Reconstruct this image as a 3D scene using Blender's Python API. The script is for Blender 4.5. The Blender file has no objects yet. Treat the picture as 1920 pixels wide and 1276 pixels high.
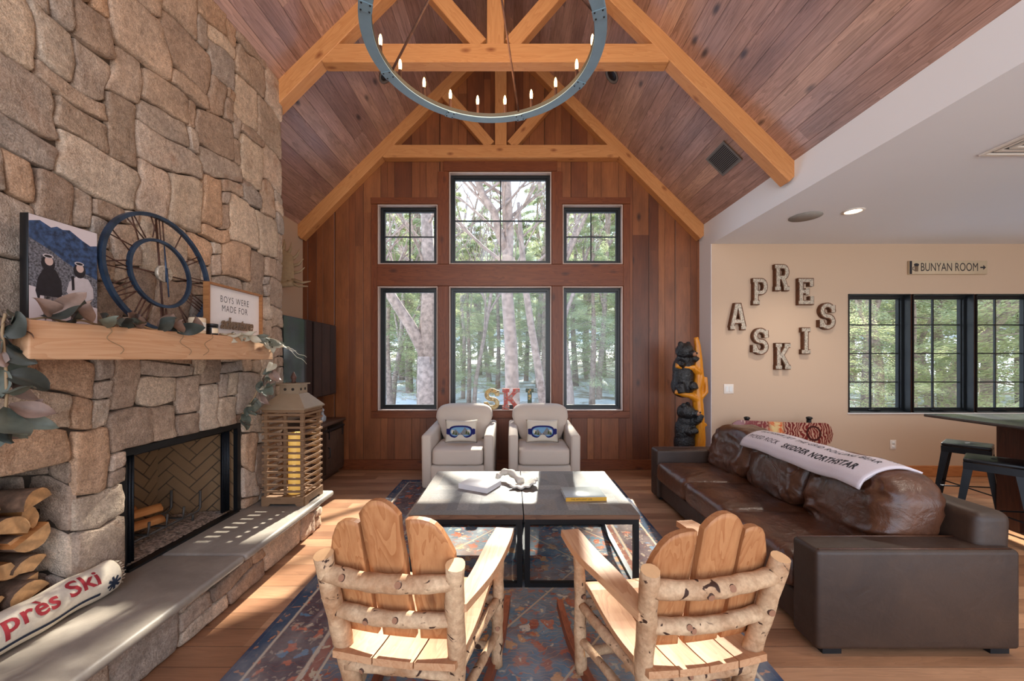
import bpy, bmesh, math, random
from mathutils import Vector, Matrix, noise, Quaternion
PI = math.pi
sc = bpy.context.scene
C = sc.collection

# ------------------------------------------------------------------ camera, world, sun, exposure
CAM_H = 1.40
cam = bpy.data.cameras.new('camera'); camo = bpy.data.objects.new('camera', cam); C.objects.link(camo)
cam.lens = 13.5; cam.sensor_width = 36.0; cam.sensor_fit = 'HORIZONTAL'
cam.shift_y = 36 / 1920.0; cam.clip_start = 0.02; cam.clip_end = 300
camo.location = (0, 0, CAM_H); camo.rotation_euler = (PI / 2, 0, 0)
sc.camera = camo

SUN_DIR = Vector((0.118, 1.0, 0.735))       # towards the sun
sl = bpy.data.lights.new('sun', 'SUN'); sl.energy = 13.5; sl.angle = math.radians(0.9); sl.color = (1.0, 0.93, 0.83)
slo = bpy.data.objects.new('sun', sl); C.objects.link(slo)
slo.rotation_euler = SUN_DIR.to_track_quat('Z', 'Y').to_euler(); slo.location = (3, 30, 20)

world = bpy.data.worlds.new('world'); sc.world = world; world.use_nodes = True
wn = world.node_tree; wn.nodes.clear()
wo = wn.nodes.new('ShaderNodeOutputWorld'); wb = wn.nodes.new('ShaderNodeBackground')
wt = wn.nodes.new('ShaderNodeTexCoord'); ws = wn.nodes.new('ShaderNodeSeparateXYZ'); wr = wn.nodes.new('ShaderNodeValToRGB')
wn.links.new(wt.outputs['Generated'], ws.inputs[0])
wm = wn.nodes.new('ShaderNodeMapRange'); wm.inputs['From Min'].default_value = -1; wm.inputs['From Max'].default_value = 1
wn.links.new(ws.outputs['Z'], wm.inputs['Value']); wn.links.new(wm.outputs[0], wr.inputs[0])
wr.color_ramp.elements[0].position = 0.0; wr.color_ramp.elements[0].color = (1.05, 1.04, 1.05, 1)
wr.color_ramp.elements[1].position = 1.0; wr.color_ramp.elements[1].color = (0.30, 0.48, 0.85, 1)
e = wr.color_ramp.elements.new(0.49); e.color = (0.80, 0.80, 0.80, 1)
e = wr.color_ramp.elements.new(0.56); e.color = (0.72, 0.82, 0.95, 1)
wn.links.new(wr.outputs[0], wb.inputs[0]); wb.inputs[1].default_value = 3.1
wn.links.new(wb.outputs[0], wo.inputs[0])

sc.view_settings.view_transform = 'Standard'; sc.view_settings.look = 'None'
sc.view_settings.exposure = 0.40; sc.view_settings.gamma = 1.0
sc.view_settings.use_curve_mapping = False
sc.cycles.max_bounces = 8; sc.cycles.diffuse_bounces = 5; sc.cycles.glossy_bounces = 3
sc.cycles.transparent_max_bounces = 12; sc.cycles.transmission_bounces = 4
sc.cycles.sample_clamp_indirect = 6.0; sc.cycles.caustics_reflective = False; sc.cycles.caustics_refractive = False

# ------------------------------------------------------------------ node helpers and materials
def lin(c):
    c = c / 255.0
    return c / 12.92 if c <= 0.04045 else ((c + 0.055) / 1.055) ** 2.4
def rgb(r, g, b): return (lin(r), lin(g), lin(b), 1.0)

class NT:
    def __init__(s, name):
        s.m = bpy.data.materials.new(name); s.m.use_nodes = True
        s.t = s.m.node_tree; s.t.nodes.clear()
        s.out = s.t.nodes.new('ShaderNodeOutputMaterial')
    def n(s, typ, ins=None, **attrs):
        nd = s.t.nodes.new('ShaderNode' + typ)
        for k, v in attrs.items(): setattr(nd, k, v)
        for k, v in (ins or {}).items():
            if isinstance(v, bpy.types.NodeSocket): s.t.links.new(v, nd.inputs[k])
            elif isinstance(v, bpy.types.Node): s.t.links.new(v.outputs[0], nd.inputs[k])
            else: nd.inputs[k].default_value = v
        return nd
    def math(s, op, a, b=0.0, c=0.0):
        return s.n('Math', {0: a, 1: b, 2: c}, operation=op).outputs[0]
    def ramp(s, fac, stops, interp='LINEAR'):
        r = s.n('ValToRGB', {0: fac}); cr = r.color_ramp; cr.interpolation = interp
        cr.elements[0].position = stops[0][0]; cr.elements[0].color = stops[0][1]
        cr.elements[1].position = stops[-1][0]; cr.elements[1].color = stops[-1][1]
        for p, c in stops[1:-1]:
            e = cr.elements.new(p); e.color = c
        return r.outputs[0]
    def mix(s, fac, a, b, blend='MIX'):
        m = s.n('Mix', data_type='RGBA', blend_type=blend)
        for i, v in ((0, fac), (6, a), (7, b)):
            if isinstance(v, bpy.types.NodeSocket): s.t.links.new(v, m.inputs[i])
            else: m.inputs[i].default_value = v
        return m.outputs[2]
    def noise(s, vec, scale, detail=4, rough=0.55, dist=0.0):
        return s.n('TexNoise', {'Vector': vec, 'Scale': scale, 'Detail': detail, 'Roughness': rough, 'Distortion': dist}).outputs[0]
    def comb(s, x, y, z):
        return s.n('CombineXYZ', {0: x, 1: y, 2: z}).outputs[0]
    def obj(s): return s.n('TexCoord').outputs['Object']
    def sep(s, v):
        o = s.n('SeparateXYZ', {0: v}).outputs; return o[0], o[1], o[2]
    def bump(s, h, strength=0.3, dist=0.01):
        return s.n('Bump', {'Height': h, 'Strength': strength, 'Distance': dist}).outputs[0]
    def bsdf(s, col, rough=0.5, normal=None, metal=0.0, spec=0.5, **kw):
        b = s.n('BsdfPrincipled')
        for k, v in (('Base Color', col), ('Roughness', rough), ('Metallic', metal), ('Specular IOR Level', spec)):
            if isinstance(v, bpy.types.NodeSocket): s.t.links.new(v, b.inputs[k])
            else: b.inputs[k].default_value = v
        if normal is not None: s.t.links.new(normal, b.inputs['Normal'])
        for k, v in kw.items(): b.inputs[k.replace('_', ' ')].default_value = v
        s.t.links.new(b.outputs[0], s.out.inputs[0]); return b

def sc_(c, f): return (c[0] * f, c[1] * f, c[2] * f, 1)

def flat(name, col, rough=0.5, metal=0.0, var=0.12, nscale=20, bump=0.0, spec=0.5):
    t = NT(name); v = t.obj(); n = t.noise(v, nscale, 5)
    if var >= 0.29: n = t.ramp(n, [(0.36, (0, 0, 0, 1)), (0.64, (1, 1, 1, 1))])
    c = t.mix(n, sc_(col, 1 - var), sc_(col, 1 + var))
    t.bsdf(c, rough, t.bump(n, bump, 0.005) if bump else None, metal, spec); return t.m

def wood(name, c1, c2, axis=0, rough=0.5, stretch=1.0, fine=55, knots=0.0, cd=None, spec=0.4, bump=0.15, dark=None):
    """grain that runs along one local axis of every board; each object gets its own cut of it"""
    t = NT(name); x, y, z = t.sep(t.obj()); r = t.n('ObjectInfo').outputs['Random']
    ax = [x, y, z]; along = ax.pop(axis)
    al = t.math('ADD', t.math('MULTIPLY', along, 0.9 * stretch), t.math('MULTIPLY', r, 17.0))
    a = t.math('ADD', ax[0], t.math('MULTIPLY', r, 3.0)); b = ax[1]
    v = t.comb(t.math('MULTIPLY', a, 9.0), t.math('MULTIPLY', b, 9.0), al)
    base = t.noise(v, 1.4, 3, 0.5, 0.6)
    rings = t.math('FRACT', t.math('MULTIPLY', base, 9.0))
    rings = t.math('POWER', rings, 1.6)
    f = t.noise(t.comb(t.math('MULTIPLY', a, fine * 2.2), t.math('MULTIPLY', b, fine * 2.2), t.math('MULTIPLY', al, 3.0)), 1.0, 4, 0.6)
    g = t.math('ADD', t.math('MULTIPLY', rings, 0.45), t.math('MULTIPLY', f, 0.6))
    c = t.ramp(g, [(0.15, c1), (0.85, c2)])
    big = t.noise(v, 0.5, 2)
    c = t.mix(t.math('MULTIPLY', big, 0.5), c, dark or sc_(c2, 0.65))
    if knots:
        vo = t.n('TexVoronoi', {'Vector': t.comb(t.math('MULTIPLY', a, 5.5), t.math('MULTIPLY', b, 5.5), t.math('MULTIPLY', al, 2.8)), 'Scale': 1.0})
        k = t.ramp(vo.outputs['Distance'], [(0.0, (1, 1, 1, 1)), (knots, (0.55, .55, .55, 1)), (knots * 1.9, (0, 0, 0, 1))])
        c = t.mix(k, c, cd or sc_(c2, 0.3))
    t.bsdf(c, rough, t.bump(g, bump, 0.004), 0, spec); return t.m

def planks(name, across, along, width, cols, length=2.6, rough=0.45, groove=0.025, knots=0.07, kcol=None, spec=0.5, vary=0.16, wmod=0.0, grain=0.35, bumps=0.5):
    """board cladding; across/along are vectors dotted with the object coordinates"""
    t = NT(name); v = t.obj()
    A = t.n('VectorMath', {0: v, 1: across}, operation='DOT_PRODUCT').outputs['Value']
    L = t.n('VectorMath', {0: v, 1: along}, operation='DOT_PRODUCT').outputs['Value']
    u = t.math('DIVIDE', t.math('ADD', A, 40.0), width)
    if wmod:
        u = t.math('ADD', u, t.math('MULTIPLY', t.math('SINE', t.math('MULTIPLY', u, 1.9)), wmod))
    i = t.math('FLOOR', u); fr = t.math('FRACT', u)
    w1 = t.n('TexWhiteNoise', {'W': i}, noise_dimensions='1D').outputs['Value']
    lv = t.math('ADD', t.math('DIVIDE', L, length), t.math('MULTIPLY', w1, 7.3)); j = t.math('FLOOR', t.math('ADD', lv, 50.0))
    w2 = t.n('TexWhiteNoise', {'Vector': t.comb(i, j, 0.0)}, noise_dimensions='2D').outputs['Value']
    base = t.ramp(w2, [(k / (len(cols) - 1), c) for k, c in enumerate(cols)])
    gv = t.comb(t.math('MULTIPLY', A, 13.0), t.math('MULTIPLY', L, 0.8), t.math('MULTIPLY', w2, 31.0))
    n1 = t.noise(gv, 1.3, 4, 0.55, 0.8)
    rings = t.math('POWER', t.math('FRACT', t.math('MULTIPLY', n1, 8.0)), 1.5)
    n2 = t.noise(t.comb(t.math('MULTIPLY', A, 120.0), t.math('MULTIPLY', L, 3.0), t.math('MULTIPLY', w2, 9.0)), 1.0, 4)
    g = t.math('ADD', t.math('MULTIPLY', rings, grain), t.math('MULTIPLY', n2, 0.6))
    c = t.mix(1.0, base, t.ramp(g, [(0.1, (1 + vary, 1 + vary, 1 + vary, 1)), (0.9, (1 - vary * 1.7, 1 - vary * 1.9, 1 - vary * 2.0, 1))]), 'MULTIPLY')
    stain = t.noise(t.comb(t.math('MULTIPLY', A, 6.0), t.math('MULTIPLY', L, 1.6), t.math('MULTIPLY', w2, 5.0)), 1.0, 3)
    c = t.mix(1.0, c, t.ramp(stain, [(0.3, (0.72, .70, .70, 1)), (0.7, (1.18, 1.16, 1.15, 1))]), 'MULTIPLY')
    if knots:
        vo = t.n('TexVoronoi', {'Vector': t.comb(t.math('MULTIPLY', A, 4.2), t.math('MULTIPLY', L, 2.0), t.math('MULTIPLY', i, 0.37)), 'Scale': 1.0})
        k = t.ramp(vo.outputs['Distance'], [(0.0, (1, 1, 1, 1)), (knots, (0.75, .75, .75, 1)), (knots * 2.4, (0, 0, 0, 1))])
        c = t.mix(k, c, kcol or sc_(cols[0], 0.25))
    e = t.math('ABSOLUTE', t.math('SUBTRACT', fr, 0.5))
    gm = t.ramp(e, [(0.5 - groove, (0, 0, 0, 1)), (0.5 - groove * 0.35, (1, 1, 1, 1))])
    c = t.mix(t.math('MULTIPLY', gm, 0.8), c, sc_(cols[0], 0.16))
    h = t.math('SUBTRACT', t.math('MULTIPLY', g, -0.12), gm)
    ro = t.math('ADD', t.math('MULTIPLY', n2, 0.15), rough - 0.07)
    t.bsdf(c, ro, t.bump(h, bumps, 0.006), 0, spec); return t.m

M = {}
M['wall_wood'] = planks('stained_pine_boards', (1, 0, 0), (0, 0, 1), 0.132, [rgb(92, 48, 25), rgb(120, 68, 37), rgb(138, 84, 48), rgb(108, 58, 31), rgb(152, 96, 56)], 5, 0.42, wmod=0.35, knots=0.06)
M['roof_wood'] = planks('purple_brown_ceiling_boards_right', (0.7124, 0, -0.7017), (0, 1, 0), 0.142, [rgb(146, 114, 104), rgb(184, 150, 138), rgb(164, 130, 118), rgb(194, 158, 138), rgb(154, 120, 110)], 3.2, 0.30, 0.016, 0.055, rgb(40, 34, 38), 0.65, 0.24, grain=0.5)
M['roof_wood2'] = planks('purple_brown_ceiling_boards_left', (0.7124, 0, 0.7017), (0, 1, 0), 0.142, [rgb(146, 114, 104), rgb(184, 150, 138), rgb(164, 130, 118), rgb(194, 158, 138), rgb(154, 120, 110)], 3.2, 0.30, 0.016, 0.055, rgb(40, 34, 38), 0.65, 0.24, grain=0.5)
M['floor'] = planks('oak_floor_boards', (0, 1, 0), (1, 0, 0), 0.125, [rgb(150, 106, 76), rgb(172, 128, 94), rgb(190, 146, 110), rgb(160, 114, 84)], 1.7, 0.34, 0.014, 0.03, rgb(80, 52, 36), 0.5, 0.14)
M['trim'] = wood('stained_pine_trim', rgb(134, 74, 40), rgb(98, 48, 24), 0, 0.42, knots=0.10, cd=rgb(50, 24, 14))
M['base_oak'] = wood('honey_oak_baseboard', rgb(205, 140, 88), rgb(170, 106, 62), 0, 0.42)
M['beam'] = wood('douglas_fir_beam', rgb(214, 156, 100), rgb(188, 126, 74), 0, 0.5, knots=0.075, cd=rgb(128, 68, 36), dark=rgb(184, 124, 76))
M['mantel'] = wood('mantel_fir', rgb(216, 178, 142), rgb(192, 146, 108), 1, 0.55, knots=0.06, cd=rgb(120, 72, 44), dark=rgb(186, 132, 92))
M['tan'] = flat('tan_wall_paint', rgb(196, 170, 146), 0.85, var=0.015, nscale=3)
M['white'] = flat('warm_white_paint', rgb(222, 222, 220), 0.8, var=0.015, nscale=3)
M['ceilwhite'] = flat('cool_white_ceiling_paint', rgb(232, 236, 242), 0.8, var=0.01, nscale=3)
M['plate'] = flat('white_plastic', rgb(225, 215, 205), 0.4, var=0.01)
M['black'] = flat('black_metal', rgb(26, 27, 29), 0.38, 0.3, var=0.1)
M['winblack'] = flat('black_window_frame', rgb(20, 24, 27), 0.35, 0.0, var=0.1)
M['jamb'] = flat('pale_window_lining', rgb(190, 168, 156), 0.6, var=0.04)
M['bluesteel'] = flat('blue_grey_steel', rgb(128, 156, 172), 0.5, 0.15, var=0.16, nscale=12)
M['clockblue'] = flat('navy_brushed_metal', rgb(50, 66, 88), 0.45, 0.5, var=0.3, nscale=18)
M['rust'] = flat('rusted_iron', rgb(78, 50, 40), 0.65, 0.3, var=0.3, nscale=25)
M['rustwood'] = flat('rusty_brown_rim', rgb(96, 58, 34), 0.6, 0.2, var=0.3, nscale=25)
M['galv'] = flat('mottled_galvanised_face', rgb(170, 158, 142), 0.5, 0.25, var=0.45, nscale=70)
M['mortar'] = flat('dark_mortar', rgb(70, 58, 48), 0.95, var=0.3)
M['darkvoid'] = flat('dark_brown_lining', rgb(46, 36, 28), 0.95, var=0.3)  # plain dark brown for log nook, firebox, hood and lantern vent holes
M['steelgrille'] = flat('grey_grille_metal', rgb(120, 116, 110), 0.5, 0.3)
M['speaker'] = flat('pale_grille_cloth', rgb(150, 146, 140), 0.8)

def stone_mat(name):
    t = NT(name); v = t.obj()
    at = t.n('Attribute', attribute_name='Col').outputs['Color']
    n1 = t.noise(v, 5.0, 6, 0.6); n2 = t.noise(v, 34.0, 6, 0.7); n3 = t.noise(v, 150.0, 3, 0.6)
    c = t.mix(1.0, at, t.ramp(n1, [(0.25, (0.72, .72, .72, 1)), (0.75, (1.22, 1.19, 1.14, 1))]), 'MULTIPLY')
    c = t.mix(1.0, c, t.ramp(n2, [(0.3, (0.66, .65, .64, 1)), (0.7, (1.24, 1.24, 1.24, 1))]), 'MULTIPLY')
    c = t.mix(1.0, c, t.ramp(n3, [(0.35, (0.74, .74, .74, 1)), (0.65, (1.18, 1.18, 1.18, 1))]), 'MULTIPLY')
    st = t.ramp(t.noise(v, 2.3, 4, 0.6, 1.0), [(0.60, (0, 0, 0, 1)), (0.72, (1, 1, 1, 1))])
    c = t.mix(t.math('MULTIPLY', st, 0.35), c, rgb(150, 96, 56))
    h = t.math('ADD', t.math('MULTIPLY', n2, 1.0), t.math('MULTIPLY', n3, 0.45))
    t.bsdf(c, 0.82, t.bump(h, 0.9, 0.014), 0, 0.25); return t.m
M['stone'] = stone_mat('split_granite')
def slab_mat():
    t = NT('hearth_bluestone'); v = t.obj()
    n1 = t.noise(v, 2.5, 6, 0.6, 0.8); n2 = t.noise(v, 26, 5, 0.65)
    c = t.ramp(n1, [(0.3, rgb(128, 118, 108)), (0.55, rgb(158, 146, 132)), (0.75, rgb(180, 168, 154))])
    c = t.mix(t.math('MULTIPLY', n2, 0.5), c, rgb(112, 104, 98))
    t.bsdf(c, 0.5, t.bump(n2, 0.25, 0.006), 0, 0.45); return t.m
M['slab'] = slab_mat()
def bark_mat(name, ca, cb, cm, ex=1.0):
    t = NT(name); v = t.obj(); x, y, z = t.sep(v); r = t.n('ObjectInfo').outputs['Random']
    vv = t.n('VectorMath', {0: v, 1: t.comb(r, r, r)}, operation='ADD').outputs[0]
    n1 = t.noise(vv, 9.0 * ex, 5, 0.6); n2 = t.noise(vv, 60.0 * ex, 4, 0.65)
    c = t.ramp(n1, [(0.3, ca), (0.62, cb)])
    c = t.mix(1.0, c, t.ramp(n2, [(0.3, (0.74, .70, .66, 1)), (0.7, (1.14, 1.14, 1.14, 1))]), 'MULTIPLY')
    mk = t.ramp(t.noise(vv, 17.0 * ex, 3, 0.5, 1.2), [(0.64, (0, 0, 0, 1)), (0.67, (1, 1, 1, 1))])
    c = t.mix(mk, c, cm)
    t.bsdf(c, 0.7, t.bump(n2, 0.4, 0.004), 0, 0.3); return t.m
M['birch'] = bark_mat('birch_bark', rgb(164, 120, 84), rgb(206, 174, 138), rgb(60, 36, 24))
M['slatwood'] = wood('pale_sawn_maple', rgb(204, 148, 98), rgb(168, 106, 62), 2, 0.55, knots=0.07, cd=rgb(84, 40, 20), dark=rgb(128, 70, 36))
M['seatwood'] = wood('pale_sawn_seat_board', rgb(212, 168, 126), rgb(184, 132, 92), 1, 0.55, knots=0.05, cd=rgb(100, 56, 32), dark=rgb(160, 104, 68))
M['cutend'] = flat('cut_log_end', rgb(222, 176, 126), 0.7, var=0.12, nscale=40)
M['rocker'] = wood('reddish_rocker_wood', rgb(150, 84, 52), rgb(112, 56, 34), 1, 0.5)
def leather(name, ca, cb, rough=0.38, bs=0.38):
    t = NT(name); v = t.obj()
    n1 = t.noise(v, 3.2, 5, 0.62, 0.6); n2 = t.noise(v, 46, 5, 0.65); 
    vo = t.n('TexVoronoi', {'Vector': v, 'Scale': 260.0}).outputs['Distance']
    wr_ = t.n('TexNoise', {'Vector': v, 'Scale': 7.0, 'Detail': 3.0, 'Distortion': 1.8}).outputs[0]
    c = t.ramp(n1, [(0.3, ca), (0.7, cb)])
    c = t.mix(t.ramp(n2, [(0.55, (0, 0, 0, 1)), (0.8, (0.5, .5, .5, 1))]), c, sc_(cb, 1.5))
    h = t.math('ADD', t.math('MULTIPLY', wr_, 1.0), t.math('ADD', t.math('MULTIPLY', n2, 0.15), t.math('MULTIPLY', vo, 0.05)))
    t.bsdf(c, t.math('ADD', t.math('MULTIPLY', n2, 0.22), rough - 0.1), t.bump(h, bs, 0.02), 0, 0.55); return t.m
M['leather'] = leather('brown_leather', rgb(56, 32, 21), rgb(98, 60, 40), 0.32)
M['leather2'] = leather('dark_brown_leather', rgb(44, 28, 19), rgb(62, 42, 29), 0.52, 0.12)
def fabric(name, col, sc1=300, var=0.10):
    t = NT(name); v = t.obj(); n = t.noise(v, sc1, 3); n2 = t.noise(v, 5, 3)
    c = t.mix(n, sc_(col, 1 - var), sc_(col, 1 + var)); c = t.mix(t.math('MULTIPLY', n2, 0.25), c, sc_(col, 0.85))
    t.bsdf(c, 0.9, t.bump(n, 0.25, 0.002), 0, 0.2); return t.m
M['linen'] = fabric('beige_linen', rgb(196, 182, 168))
M['pillow'] = fabric('cream_pillow_cloth', rgb(205, 195, 178))
M['navy'] = fabric('navy_thread', rgb(34, 36, 92)); M['skyblue'] = fabric('sky_blue_thread', rgb(112, 152, 182))
M['greyth'] = fabric('grey_thread', rgb(120, 118, 116)); M['greenth'] = fabric('green_thread', rgb(70, 82, 44)); M['creamth'] = fabric('white_thread', rgb(215, 212, 200))
M['wool'] = fabric('cream_hooked_wool', rgb(208, 194, 174), 120, 0.16)
M['redwool'] = fabric('red_hooked_wool', rgb(152, 48, 54), 120, 0.16); M['navywool'] = fabric('navy_hooked_wool', rgb(38, 44, 60), 120, 0.16)
M['blanket'] = fabric('lilac_white_blanket', rgb(206, 196, 200), 200); M['ink'] = flat('black_ink', rgb(36, 32, 38), 0.8)
M['paper'] = flat('white_paper', rgb(226, 224, 224), 0.45, var=0.04); M['greycover'] = flat('grey_book_cover', rgb(168, 176, 176), 0.4, var=0.08)
M['yellow'] = flat('yellow_spine', rgb(212, 160, 50), 0.5, var=0.05)
M['framewood'] = wood('light_brown_frame_wood', rgb(176, 122, 74), rgb(140, 90, 52), 0, 0.5)
M['signwhite'] = flat('whitewashed_board', rgb(222, 216, 214), 0.7, var=0.05, nscale=30)
M['tarnish'] = flat('cutout_brown_letters', rgb(112, 90, 70), 0.6)
M['leafgreen'] = flat('dusty_green_leaf', rgb(90, 94, 82), 0.5, var=0.35, nscale=14)
M['leafmauve'] = flat('mauve_leaf', rgb(128, 104, 92), 0.55, var=0.3, nscale=14)
M['leafdark'] = flat('dark_green_leaf', rgb(54, 58, 52), 0.5, var=0.35, nscale=14)
M['leafpale'] = flat('pale_curled_leaf', rgb(176, 168, 148), 0.55, var=0.25, nscale=14)
M['twig'] = flat('pale_twig', rgb(150, 124, 92), 0.7)
M['lantern'] = wood('weathered_lantern_wood', rgb(156, 120, 88), rgb(118, 86, 60), 0, 0.55, fine=30)
M['lanternroof'] = flat('bronze_lantern_roof', rgb(150, 128, 104), 0.42, 0.25, var=0.2, nscale=10)
def cand():
    t = NT('ivory_wax'); t.bsdf(rgb(232, 196, 120), 0.5, None, 0, 0.4, Emission_Color=rgb(255, 190, 80), Emission_Strength=0.30); return t.m
M['wax'] = cand()
M['jarwax'] = flat('cream_candle_glass', rgb(222, 200, 168), 0.25, var=0.04)
M['jarlabel'] = flat('white_jar_label', rgb(226, 222, 214), 0.6)
M['jarblack'] = flat('black_jar', rgb(32, 32, 36), 0.3)
M['tvblack'] = flat('black_tv_glass', rgb(12, 11, 12), 0.06, var=0.0, spec=0.8)
M['barn'] = wood('dark_barn_wood', rgb(96, 70, 52), rgb(62, 42, 32), 2, 0.6)
M['barntop'] = wood('dark_console_top', rgb(110, 84, 66), rgb(74, 52, 40), 1, 0.5)
M['antler'] = flat('weathered_antler', rgb(160, 138, 108), 0.7, var=0.25, nscale=30, bump=0.3)
M['shell'] = flat('bleached_grey_antler', rgb(196, 190, 180), 0.75, var=0.22, nscale=35, bump=0.4)
M['bearblack'] = flat('glossy_black_carved_wood', rgb(22, 22, 24), 0.3, var=0.4, nscale=45, bump=0.9)
M['bearmuz'] = flat('tan_muzzle_paint', rgb(150, 104, 76), 0.4)
M['yelwood'] = wood('varnished_yellow_carved_wood', rgb(226, 152, 38), rgb(186, 108, 22), 2, 0.3, stretch=2, fine=40)
def tabletop():
    t = NT('grey_parquet_boards'); v = t.obj(); at = t.n('Attribute', attribute_name='Col').outputs['Color']
    n = t.noise(v, 70, 5, 0.65); n1 = t.noise(v, 9, 3)
    c = t.mix(1.0, at, t.ramp(n, [(0.3, (0.7, .7, .7, 1)), (0.7, (1.22, 1.2, 1.18, 1))]), 'MULTIPLY')
    c = t.mix(t.math('MULTIPLY', n1, 0.3), c, rgb(104, 96, 92))
    t.bsdf(c, 0.42, t.bump(n, 0.25, 0.003), 0, 0.5); return t.m
M['parquet'] = tabletop()
M['tableedge'] = wood('table_edge_wood', rgb(140, 104, 78), rgb(98, 70, 54), 0, 0.5)
M['islandtop'] = wood('black_island_top', rgb(44, 46, 52), rgb(28, 28, 32), 0, 0.25, spec=0.7, dark=rgb(30, 30, 34))
M['island'] = planks('dark_island_boards', (0, 0, 1), (1, 1, 0), 0.14, [rgb(62, 42, 36), rgb(80, 56, 46), rgb(52, 36, 32)], 1.5, 0.5, 0.03)
M['islandpost'] = wood('dark_red_post', rgb(84, 46, 32), rgb(52, 28, 20), 2, 0.45)
M['stool'] = flat('gunmetal_stool', rgb(40, 42, 46), 0.35, 0.7, var=0.15)
def glassmat():
    t = NT('window_glass'); tr = t.n('BsdfTransparent', {0: (0.98, 1.0, 0.99, 1)}); gl = t.n('BsdfGlossy', {0: (0.9, 0.95, 1, 1), 'Roughness': 0.02})
    lw = t.n('LayerWeight', {'Blend': 0.5}).outputs['Facing']; fr = t.math('ADD', t.math('MULTIPLY', t.math('POWER', lw, 5.0), 0.6), 0.010); mx = t.n('MixShader', {0: fr, 1: tr.outputs[0], 2: gl.outputs[0]})
    t.t.links.new(mx.outputs[0], t.out.inputs[0]); return t.m
M['glass'] = glassmat()
def emis(name, col, s):
    t = NT(name); e = t.n('Emission', {0: col, 1: s}); t.t.links.new(e.outputs[0], t.out.inputs[0]); return t.m
M['bulb'] = emis('warm_bulb', (1.0, 0.62, 0.25, 1), 9.0)
M['lamp'] = emis('recessed_lamp', (1.0, 0.86, 0.68, 1), 9.0)
M['fire_brick'] = flat('fire_brick', rgb(136, 104, 72), 0.85, var=0.18, nscale=9)
M['ash'] = flat('pale_ash_embers', rgb(150, 132, 118), 0.95, var=0.6, nscale=60, bump=0.8)
M['charred'] = flat('grey_iron_bar', rgb(84, 80, 76), 0.6, 0.4)
M['chain'] = flat('black_chain_mesh', rgb(28, 32, 38), 0.45, 0.5, var=0.5, nscale=200)
def logm():
    t = NT('split_firewood'); v = t.obj(); x, y, z = t.sep(v); r = t.n('ObjectInfo').outputs['Random']
    n = t.noise(t.comb(t.math('MULTIPLY', x, 2.0), t.math('ADD', t.math('MULTIPLY', y, 30.0), r), t.math('ADD', t.math('MULTIPLY', z, 30.0), t.math('MULTIPLY', r, 9.0))), 1.0, 5, 0.6)
    c = t.ramp(n, [(0.25, rgb(150, 92, 50)), (0.55, rgb(196, 134, 78)), (0.8, rgb(216, 164, 108))])
    c = t.mix(t.math('MULTIPLY', r, 0.4), c, rgb(140, 84, 48))
    t.bsdf(c, 0.75, t.bump(n, 0.5, 0.006), 0, 0.25); return t.m
M['log'] = logm()
M['logend'] = flat('split_log_end', rgb(192, 146, 98), 0.75, var=0.3, nscale=22, bump=0.4)
M['logbark'] = flat('log_bark', rgb(104, 78, 60), 0.9, var=0.35, nscale=25, bump=0.6)
M['snow'] = flat('old_snow', rgb(226, 228, 234), 0.8, var=0.05, nscale=2)
def gnd():
    t = NT('forest_floor_snow'); v = t.obj(); n = t.noise(v, 0.55, 6, 0.7, 0.5)
    c = t.ramp(n, [(0.42, rgb(168, 154, 138)), (0.5, rgb(226, 228, 234))])
    t.bsdf(c, 0.9, None, 0, 0.2); return t.m
M['ground'] = gnd()
def hill():
    t = NT('distant_wooded_slope'); v = t.obj(); n = t.noise(v, 1.2, 8, 0.75, 0.3); n2 = t.noise(v, 0.25, 4)
    c = t.ramp(n, [(0.35, rgb(124, 130, 100)), (0.5, rgb(168, 170, 140)), (0.6, rgb(204, 202, 190)), (0.72, rgb(225, 228, 232))])
    c = t.mix(t.math('MULTIPLY', n2, 0.5), c, rgb(150, 140, 116))
    t.bsdf(c, 0.95, None, 0, 0.1); return t.m
M['hill'] = hill()
M['bark'] = flat('grey_brown_bark', rgb(150, 132, 122), 0.9, var=0.3, nscale=9, bump=0.5)
def leafm(name, c1, c2):
    t = NT(name); r = t.n('ObjectInfo').outputs['Random']; v = t.obj(); n = t.noise(v, 1.7, 3)
    c = t.mix(n, c1, c2); c = t.mix(t.math('MULTIPLY', r, 0.35), c, rgb(150, 150, 100))
    d = t.n('BsdfDiffuse', {0: c}); tl = t.n('BsdfTranslucent', {0: c})
    mx = t.n('MixShader', {0: 0.5, 1: d.outputs[0], 2: tl.outputs[0]}); t.t.links.new(mx.outputs[0], t.out.inputs[0]); return t.m
M['needles'] = leafm('hemlock_needles', rgb(158, 168, 124), rgb(214, 216, 178))

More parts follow.
